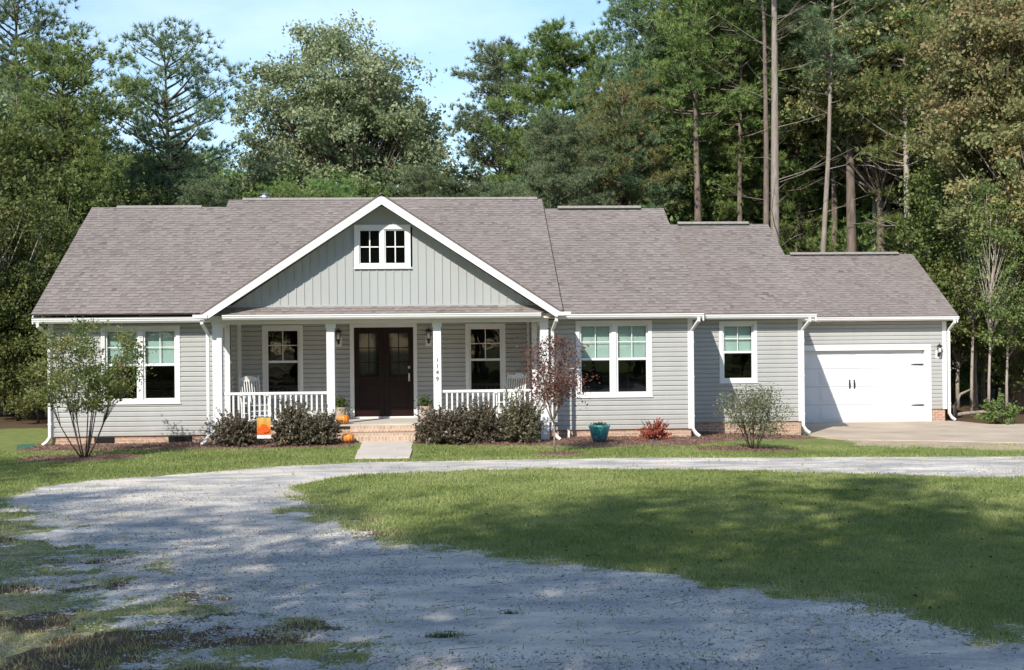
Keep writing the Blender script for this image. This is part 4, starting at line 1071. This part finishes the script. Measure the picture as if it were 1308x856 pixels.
PR = {}
PR['pa'] = pine('pa', 1, 14, 3.0, 3.2, M['pine'], M['bark'], dens=1.15)
PR['pb'] = pine('pb', 2, 16, 2.6, 6.5, M['pine'], M['bark'], dens=1.1, dead=12)
PR['pc'] = pine('pc', 3, 18, 2.6, 9.5, M['pine'], M['bark'], dead=5, dens=1.2)
PR['pp'] = pine('pp', 4, 16, 3.0, 4.0, M['pine_pale'], M['bark'], dens=1.7, dead=8)
PR['pbr'] = pine('pbr', 5, 14, 3.0, 3.0, M['pine_brown'], M['bark'], dens=1.15)
PR['sap'] = pine('sap', 6, 5, 1.3, .6, M['pine'], M['bark_dark'], r0=.06, dead=0, dens=1.5, nw=.025, L=.18)
PR['ps'] = pine('ps', 8, 17, 2.3, 10.5, M['pine'], M['bark'], dead=4, dens=.55, r0=.13)
PR['pt'] = pine('pt', 9, 16, 2.2, 9.0, M['pine'], M['bark'], dead=4, dens=.5, r0=.12)
PR['bs'] = broadleaf('bs', 16, 12, 2.6, 5, M['leaf_green'], M['bark'], 60, 150, .08, r0=.11, sig=.36)
PR['ba'] = broadleaf('ba', 11, 9, 2.8, 1.2, M['leaf_green'], M['bark_pale'], 130, 240, .075, r0=.09)
PR['bb'] = broadleaf('bb', 12, 12, 3.2, 3.5, M['leaf_brown'], M['bark_pale'], 160, 270, .078, r0=.13)
PR['bc'] = broadleaf('bc', 13, 6, 2.3, .3, M['leaf_green'], M['bark_dark'], 100, 230, .065, r0=.06)
PR['bd'] = broadleaf('bd', 14, 11, 3.3, 2.2, M['oak'], M['bark'], 160, 280, .078, r0=.14)
PR['thin'] = broadleaf('thin', 15, 9, 1.0, 2.6, M['leaf_green'], M['bark_pale'], 46, 110, .06, r0=.055, sig=.3)

TH = R(3.3); F_ = (math.sin(TH), math.cos(TH)); Rv = (math.cos(TH), -math.sin(TH)); FPX = 1650.0
def at_x(px, Y):
    """world x on the depth plane Y seen at this photo column"""
    u = (px - 654) / FPX; dx, dy = F_[0] + Rv[0] * u, F_[1] + Rv[1] * u
    return dx / dy * (Y + 30.5)
def px_of(x, y):
    dx, dy = x, y + 30.5; z = dx * F_[0] + dy * F_[1]; return 654 + FPX * (dx * Rv[0] + dy * Rv[1]) / z, z
def top_h(py, px, Y):
    x = at_x(px, Y); _, z = px_of(x, Y); return 2.35 + (435 - py - .0096 * (px - 654)) / FPX * z

# the named trees of the picture
def named(meshes_fn, px, py, Y, **kw):
    pass
x = at_x(215, 19); h = top_h(27, 215, 19) - .7
sc = pine('sc', 21, h, 2.9, h * .34, M['pine_pale'], M['bark_dark'], r0=.19, dens=.8, dead=5, conic=0, nw=.03, L=.26)
plant(sc, x, 19, 1, .3, 'pine_tree', 'tall open crowned pine standing alone against the sky behind the left roof', 'tree')
x = at_x(450, 27); h = top_h(24, 450, 27) - .9
oak = broadleaf('oak', 22, h, 5.3, 3.8, M['oak'], M['bark'], 420, 330, .085, r0=.30, sig=.46)
plant(oak, x, 27, 1, 1.0, 'broadleaf_tree', 'large round grey green broadleaf tree behind the porch gable', 'tree')
x = at_x(722, 25); h = top_h(52, 722, 25)
rp = pine('rp', 23, h, 3.1, h * .30, M['pine'], M['bark'], r0=.2, dens=2.6, conic=0, dead=4)
plant(rp, x, 25, 1, 2, 'pine_tree', 'dense dark green round topped pine behind the middle of the roof', 'tree')
x = at_x(640, 29); h = top_h(66, 640, 29)
plant(PR['pp'], x, 29, h / 16, 1.1, 'pine_tree', 'pale pine just left of the round topped pine', 'tree')
x = at_x(28, 18); h = top_h(-12, 28, 18)
lp = pine('lp', 24, h, 3.0, h * .45, M['pine_pale'], M['bark'], r0=.19, dens=.85, conic=.25, dead=6)
plant(lp, x, 18, 1, 2.2, 'pine_tree', 'tall pale pine at the left edge of the picture, rising above the others', 'tree')
x = at_x(85, 14.5); h = top_h(68, 85, 14.5)
gp = pine('gp', 25, h, 3.0, 1.8, M['pine'], M['bark_dark'], r0=.17, dens=1.4, conic=.1)
plant(gp, x, 14.5, 1, .4, 'pine_tree', 'broad bright green pine left of the house roof', 'tree')
for px, py, Y, k, lb in ((830, -5, 22, 'pp', 'tall pale pine behind the right end of the middle ridge'), (905, -30, 24, 'pb', 'tall dark pine left of the bare branched trunks'),
                         (795, 110, 18, 'pbr', 'yellowing pine right of the round topped pine')):
    x = at_x(px, Y); h = top_h(py, px, Y); H0 = {'pp': 16, 'pb': 16, 'pbr': 14}[k]
    plant(PR[k], x, Y, h / H0, px * .01, 'pine_tree', lb, 'tree', sz=h / H0)
# bare lower trunks
bt = pine('bt', 26, 24, 2.6, 14.5, M['pine_pale'], M['bark_mid'], r0=.185, dead=30, deadlen=1.4, dens=1.0, bend=.04)
plant(bt, at_x(992, 14.5), 14.5, 1, 0, 'pine_tree', 'tall pine trunk with many bare grey branches behind the right roof step', 'tree')
bt2 = pine('bt2', 27, 23, 2.4, 15, M['pine_pale'], M['bark'], r0=.13, dead=9, deadlen=1.2, bend=.05)
plant(bt2, at_x(980, 15.6), 15.6, 1, 0, 'pine_tree', 'thinner pine trunk close behind and left of the bare branched one', 'tree')
bt3 = pine('bt3', 28, 21, 2.3, 11.5, M['pine_pale'], M['bark_mid'], r0=.115, dead=9, deadlen=.9, lean=.75, bend=.08)
plant(bt3, at_x(1040, 15.2), 15.2, 1, 0, 'pine_tree', 'slender pale trunk leaning right above the left end of the garage ridge', 'tree')
bt4 = pine('bt4', 29, 19, 2.4, 8.5, M['pine_brown'], M['bark_pale'], r0=.15, dead=14, bend=.04)
plant(bt4, at_x(1160, 15.5), 15.5, 1, 0, 'pine_tree', 'straight thin trunk above the right end of the garage ridge', 'tree')
bt5 = broadleaf('bt5', 30, 15, 3.2, 7.5, M['leaf_brown'], M['bark'], 230, 300, .075, r0=.20)
plant(bt5, at_x(1155, 13.8) + .3, 17.5, 1.1, 0, 'broadleaf_tree', 'tall tree with browning leaves above the garage', 'tree')
plant(bt5, at_x(1298, 10), 10, .95, 2, 'broadleaf_tree', 'dark trunked tree with turning leaves at the right edge', 'tree')
plant(bt4, at_x(1118, 19), 19, .95, 1.3, 'pine_tree', 'yellowing pine in the shade behind the garage ridge', 'tree')
for j, (px, Y) in enumerate(((893, 18.5), (948, 18.8), (1068, 19.5), (1088, 17.5), (1138, 18.8), (1182, 20))):
    plant(PR[('pc', 'pt', 'ps')[j % 3]], at_x(px, Y), Y, 1.05 + .08 * (j % 4), j * 2.1, 'pine_tree', 'slim bare trunked pine standing just behind the garage wing', 'tree', 'slim pines behind the garage wing')
for j, (px, Y, k, s_) in enumerate(((880, 22, 'pa', .8), (915, 20.5, 'pa', .72), (965, 23, 'pa', .85), (1018, 21, 'pa', .62), (1070, 23.5, 'pa', .8), (1110, 21, 'sap', 1.5), (1130, 24, 'pa', .75), (1050, 18, 'sap', 1.2), (1098, 18.5, 'sap', 1.35), (1200, 19, 'pa', .75))):
    plant(PR[k], at_x(px, Y), Y, s_, j * 1.3, 'pine_tree', 'young full green pine filling the gaps between the trunks behind the garage', 'tree', 'young pines behind the garage wing')
# right-hand wood edge saplings
for px, Y, k, s, lb in ((1240, 9.5, 'thin', .9, 'crooked pale trunked sapling right beside the garage corner'), (1262, 7.6, 'thin', .8, 'straight thin pale sapling between the garage and the right edge'),
                        (1285, 8.0, 'thin', .75, 'second pale sapling standing behind the low pine bush'), (1245, 13.5, 'ba', .95, 'leafy tree behind the garage end'),
                        (1320, 9.6, 'bc', 1.1, 'yellow green thicket at the right edge beyond the apron'), (1330, 8.5, 'bb', .9, 'browning tree cut by the right edge')):
    plant(PR[k], at_x(px, Y), Y, s, px * .3, 'broadleaf_tree', lb, 'tree')
bush('pine_bush', 'shrub', 'low bright green pine like bush beyond the garage apron', at_x(1275, 5.4), 5.4, .75, .6, .75, 2600, .05, M['leaf_green'], 77)
# left-hand edge
for px, Y, k, s, lb in ((-12, 9.5, 'ba', .8, 'leafy tree at the left edge beyond the side lawn'), (22, 10.5, 'bc', 1.0, 'dark leafy thicket at the far side of the left lawn'),
                        (48, 9.0, 'bc', .62, 'low leafy bush beside the left house corner'), (60, 12.5, 'ba', .85, 'leafy tree behind the left end of the house')):
    plant(PR[k], at_x(px, Y), Y, s, px * .3 + 1, 'broadleaf_tree', lb, 'tree')
# fallen branch by garage corner
mb = MB(); mb.tube([(0, 0, -.05), (.05, 0, .35), (.22, .02, .72), (.55, .03, .86)], [.06, .05, .045, .03], 7); mb.tube([(-.1, .1, .05), (.3, .05, .12), (.9, -.05, .18), (1.3, -.1, .1)], [.06, .06, .05, .03], 7)
mb.tube([(.2, 0, .7), (.05, -.02, .45), (-.08, -.05, 0.0)], [.035, .03, .03], 6)
o = mb.build('broken_branch', M['grey_wood'], smooth=True); o.location = (at_x(1217, 8.2), 8.2, -.15); tag(o, 'broken weathered branch arched over the ground beside the garage', 'branch')

# woods behind: one tree at a time, capped by the skyline of the photograph
SK = [(-200, 70), (0, 70), (60, 95), (130, 150), (170, 190), (300, 190), (340, 200), (540, 215), (575, 238), (600, 225), (640, 150), (760, 120), (800, 60), (840, 20), (900, -60), (1500, -90)]
def sky_y(px): return float(np.interp(px, [a for a, _ in SK], [b for _, b in SK]))
rw = np.random.default_rng(99)
count = 0; placed = []
for tries in range(1500):
    Y = rw.uniform(14, 52); px = rw.uniform(-160, 1480)
    if 980 < px and Y < 17: continue
    x = at_x(px, Y)
    if any((x - a) ** 2 + (Y - b) ** 2 < (2.3 if px > 780 else 2.5) ** 2 for a, b in placed): continue
    _, z = px_of(x, Y); m = FPX / z; halfw = 2.6 * m
    lim = max(sky_y(px - halfw * .8), sky_y(px + halfw * .8), sky_y(px)) + rw.uniform(0, 50)
    h = top_h(lim, px, Y); h = min(h, rw.uniform(17, 24))
    if h < 3.5: continue
    if 850 < px < 1180 and Y < 20: continue
    midr = 850 < px < 1180 and Y < 34
    if midr and h < 11: continue
    right = px > 780 or px < 130
    if midr: k = rw.choice(['pa', 'pb', 'pb', 'pc', 'pbr'])
    elif h > 13: k = rw.choice(['pb', 'pc', 'pb', 'pp', 'pa', 'pa', 'bd'] if right else ['pb', 'pa', 'bd'])
    elif h > 8: k = rw.choice(['pa', 'pa', 'bd', 'pp', 'pp', 'ba'])
    else: k = rw.choice(['ba', 'bc', 'pa', 'bd'])
    H0 = {'pa': 14, 'pb': 16, 'pc': 18, 'pp': 16, 'pbr': 14, 'ba': 9, 'bb': 12, 'bc': 6, 'bd': 11}[k]
    s = h / H0; placed.append((x, Y)); count += 1
    isp = k[0] == 'p'
    plant(PR[k], x, Y, min(s, 1.25) if s > 1 else max(s, .6) if isp else s, rw.uniform(0, 6.28), 'pine_tree' if isp else 'broadleaf_tree',
          'pine among the many trees of the woods behind the house' if isp else 'leafy tree among the many trees of the woods behind the house', 'tree', 'woods behind the house', sz=s, z=-.1)
    if count >= 230: break
# leafy underwood along the woods edge
for i in range(46):
    px = rw.uniform(-60, 1400); Y = rw.uniform(15, 24) if 60 < px < 1190 else rw.uniform(9.5, 20)
    if 60 < px < 1170: continue
    plant(PR['bc' if rw.random() < .6 else 'ba'], at_x(px, Y), Y, rw.uniform(.5, .95), rw.uniform(0, 6), 'broadleaf_tree', 'leafy underwood tree in the shade of the taller woods', 'tree', 'underwood of the woods', z=-.1)

# trees behind the photographer: their shade falls on the drive and lawn
for i, (x, y, k, s) in enumerate(BACK if 'BACK' in globals() else [
    (-19, -33, 'ps', 1.15), (-15.5, -36.5, 'pt', 1.35), (-11, -38, 'ps', 1.3), (-9.5, -35, 'pt', 1.2), (-4.5, -38.5, 'bs', 1.7), (-17, -29, 'bs', 1.1), (-22, -30, 'pt', 1.3),
    (-14, -27, 'bs', .95), (-21, -38, 'ps', 1.4), (-8, -43, 'ps', 1.4), (-26, -34, 'ps', 1.3), (-3, -34.5, 'pt', .95),
    (-11.5, -27.5, 'bs', 1.05), (-8.5, -31.5, 'bs', 1.2), (-7, -35.2, 'ps', 1.3), (-21.5, -28.6, 'ps', 1.25), (-13.5, -24, 'bs', .85), (-4.2, -31, 'bs', .95), (-16.5, -24.5, 'pa', .8), (-18.5, -26, 'pt', .95)] +
    [(-62 + 5.2 * j + (j * 37 % 5) * .6, -49 - (j * 53 % 13), ('pb', 'bd', 'pa', 'bb', 'pc')[j % 5], 1.0 + (j * 29 % 7) * .06) for j in range(25)] +
    [(-50 + 3.3 * j, -44.5 - (j * 41 % 5) * .8, ('ba', 'bc', 'ba', 'sap')[j % 4], 1.1 + (j % 3) * .15) for j in range(30)] +
    [(-58 + 5.6 * j, -63 - (j * 31 % 9), ('bd', 'ba', 'bb')[j % 3], 1.25) for j in range(22)]):
    plant(PR[k], x, y, s, i * 1.7, 'pine_tree' if k[0] == 'p' else 'broadleaf_tree', 'tree behind the viewer whose shade falls across the drive and front lawn', 'tree', 'trees behind the viewer')

# small trees of the front lawn
def small_tree(name, seed, stems, height_, rx, zlo, zhi, nclump, per, size, leafmat, barkmat, fan, r0=.02, trunk=0, sig=.16, zbias=1.0):
    rg = np.random.default_rng(seed); tr = MB(); tips = []
    for i in range(stems):
        a = 2 * math.pi * i / stems + rg.normal(0, .3); q = rg.uniform(.3, 1) * fan
        p0 = np.array([.05 * math.cos(a), .05 * math.sin(a), -.03]) if not trunk else np.array([0, 0, trunk * rg.uniform(.75, 1)])
        zt = height_ * rg.uniform(.72, 1)
        p2 = np.array([q * math.cos(a), q * math.sin(a), zt]); p1 = np.array([q * .75 * math.cos(a), q * .75 * math.sin(a), (p0[2] + zt) * .42])
        pts = bezier(p0, p1, p2, 6); tr.tube(pts, [r0, r0 * .85, r0 * .7, r0 * .5, r0 * .35, r0 * .15], 6)
        tips.append(pts)
    if trunk: tr.tube([(0, 0, -.05), (.01, 0, trunk * .5), (0, 0, trunk), (.02, 0, height_ * .8)], [r0 * 1.3, r0 * 1.2, r0, r0 * .3], 8)
    allc = []
    d = nrm(rg.normal(size=(nclump, 3))); rad = rg.uniform(.2, 1, nclump) ** .6
    C = np.array([0, 0, (zlo + zhi) / 2]) + d * rad[:, None] * [rx, rx, (zhi - zlo) / 2]
    for c in C:
        pts = tips[np.argmin([np.linalg.norm((t[-2] - c)[:2]) for t in tips])]; a = pts[rg.integers(2, 5)]
        tr.tube(bezier(a, (a + c) / 2 + [0, 0, -.04], c, 4), [r0 * .35, r0 * .25, r0 * .18, r0 * .08], 4, cap=False)
        m = int(per * rg.uniform(.3, 1.5)); allc.append(c + rg.normal(0, sig, (m, 3)) * [1, 1, .6])
    P = np.vstack(allc); cl = np.repeat(rg.random(nclump), [len(a) for a in allc])
    me_c = np_mesh(name, leaf_quads(P, size, .5, .4, rg), 4, leafmat, np.clip(.45 * cl + .55 * rg.random(len(P)), 0, 1))
    o = tr.build('t', barkmat, None, smooth=True); me_t = o.data; bpy.data.objects.remove(o); return me_t, me_c
t = plant(small_tree('crape', 41, 10, 2.6, 1.2, .95, 2.8, 105, 100, .036, M['crape'], M['bark_dark'], .95, .016, sig=.13), -7.28, -3.4, 1, 0, 'small_tree', 'many stemmed small tree with thinning olive leaves before the left window', 'tree')
plant(small_tree('maple', 42, 5, 2.3, .66, .78, 2.5, 72, 60, .031, M['maple'], M['grey_wood'], .5, .016, trunk=.75), 2.38, -3.95, 1, 0, 'small_tree', 'young slender maple with dark red leaves in front of the porch corner', 'tree')
plant(small_tree('privet', 43, 10, 1.45, .72, .22, 1.35, 90, 62, .028, M['greyshrub'], M['bark_dark'], .7, .014, sig=.12), 6.75, -3.1, 1, 0, 'garden_shrub', 'airy pale leaved shrub on the lawn before the single window', 'shrub')

# ------------------------------------------------------------------ light, sky, camera
SUN = np.array([.545, 1, -.87]); SUN /= np.linalg.norm(SUN)
el = math.asin(-SUN[2]); az = math.atan2(-SUN[0], -SUN[1])       # direction towards the sun, from +y clockwise to +x
ld = bpy.data.lights.new('sun', 'SUN'); ld.energy = 4.3; ld.angle = R(.5); ld.color = (1, .95, .87)
lo = bpy.data.objects.new('sun', ld); COL.objects.link(lo)
from mathutils import Vector
lo.rotation_euler = Vector(SUN).to_track_quat('-Z', 'Y').to_euler(); lo.location = (-20, -40, 40)
w = bpy.data.worlds.new('World'); scene.world = w; w.use_nodes = True; nt = w.node_tree; nt.nodes.clear()
N = nt.nodes.new; out = N('ShaderNodeOutputWorld'); bg = N('ShaderNodeBackground'); sky = N('ShaderNodeTexSky')
sky.sky_type = 'NISHITA'; sky.sun_disc = False; sky.sun_elevation = el; sky.sun_rotation = az % (2 * math.pi); sky.altitude = 50; sky.air_density = 1.1; sky.dust_density = .15; sky.ozone_density = 2.7
tc = N('ShaderNodeTexCoord'); mp = N('ShaderNodeMapping'); mp.inputs['Scale'].default_value = (1.1, 1.1, 3.0); nz = N('ShaderNodeTexNoise'); nz.inputs['Scale'].default_value = 2.0; nz.inputs['Detail'].default_value = 6; nz.inputs['Roughness'].default_value = .55
rp_ = N('ShaderNodeValToRGB'); rp_.color_ramp.elements[0].position = .50; rp_.color_ramp.elements[1].position = .85; rp_.color_ramp.elements[1].color = (.75, .75, .75, 1)
mx = N('ShaderNodeMix'); mx.data_type = 'RGBA'; mx.inputs[7].default_value = (6.2, 7.2, 8.8, 1)
nt.links.new(tc.outputs['Generated'], mp.inputs[0]); nt.links.new(mp.outputs[0], nz.inputs['Vector']); nt.links.new(nz.outputs['Fac'], rp_.inputs[0]); nt.links.new(rp_.outputs[0], mx.inputs[0])
nt.links.new(sky.outputs[0], mx.inputs[6]); nt.links.new(mx.outputs[2], bg.inputs[0]); bg.inputs[1].default_value = .15; nt.links.new(bg.outputs[0], out.inputs[0])

cd = bpy.data.cameras.new('camera'); cam = bpy.data.objects.new('camera', cd); COL.objects.link(cam); scene.camera = cam
cd.sensor_fit = 'HORIZONTAL'; cd.sensor_width = 36; cd.lens = FPX / 1308 * 36; cd.shift_y = 7 / 1308; cd.clip_start = .1; cd.clip_end = 2000
from mathutils import Matrix
cam.matrix_world = Matrix.Translation((0, -30.5, 2.35)) @ Matrix.Rotation(-TH, 4, 'Z') @ Matrix.Rotation(R(90), 4, 'X') @ Matrix.Rotation(-.0096, 4, 'Z')
vs = scene.view_settings; vs.view_transform = 'Standard'; vs.look = 'None'; vs.exposure = .45; vs.gamma = 1
scene.cycles.use_denoising = True
scene.cycles.max_bounces = 6; scene.cycles.diffuse_bounces = 3; scene.cycles.glossy_bounces = 3; scene.cycles.transmission_bounces = 4; scene.cycles.transparent_max_bounces = 8
scene.cycles.sample_clamp_indirect = 6
print('trees', count)
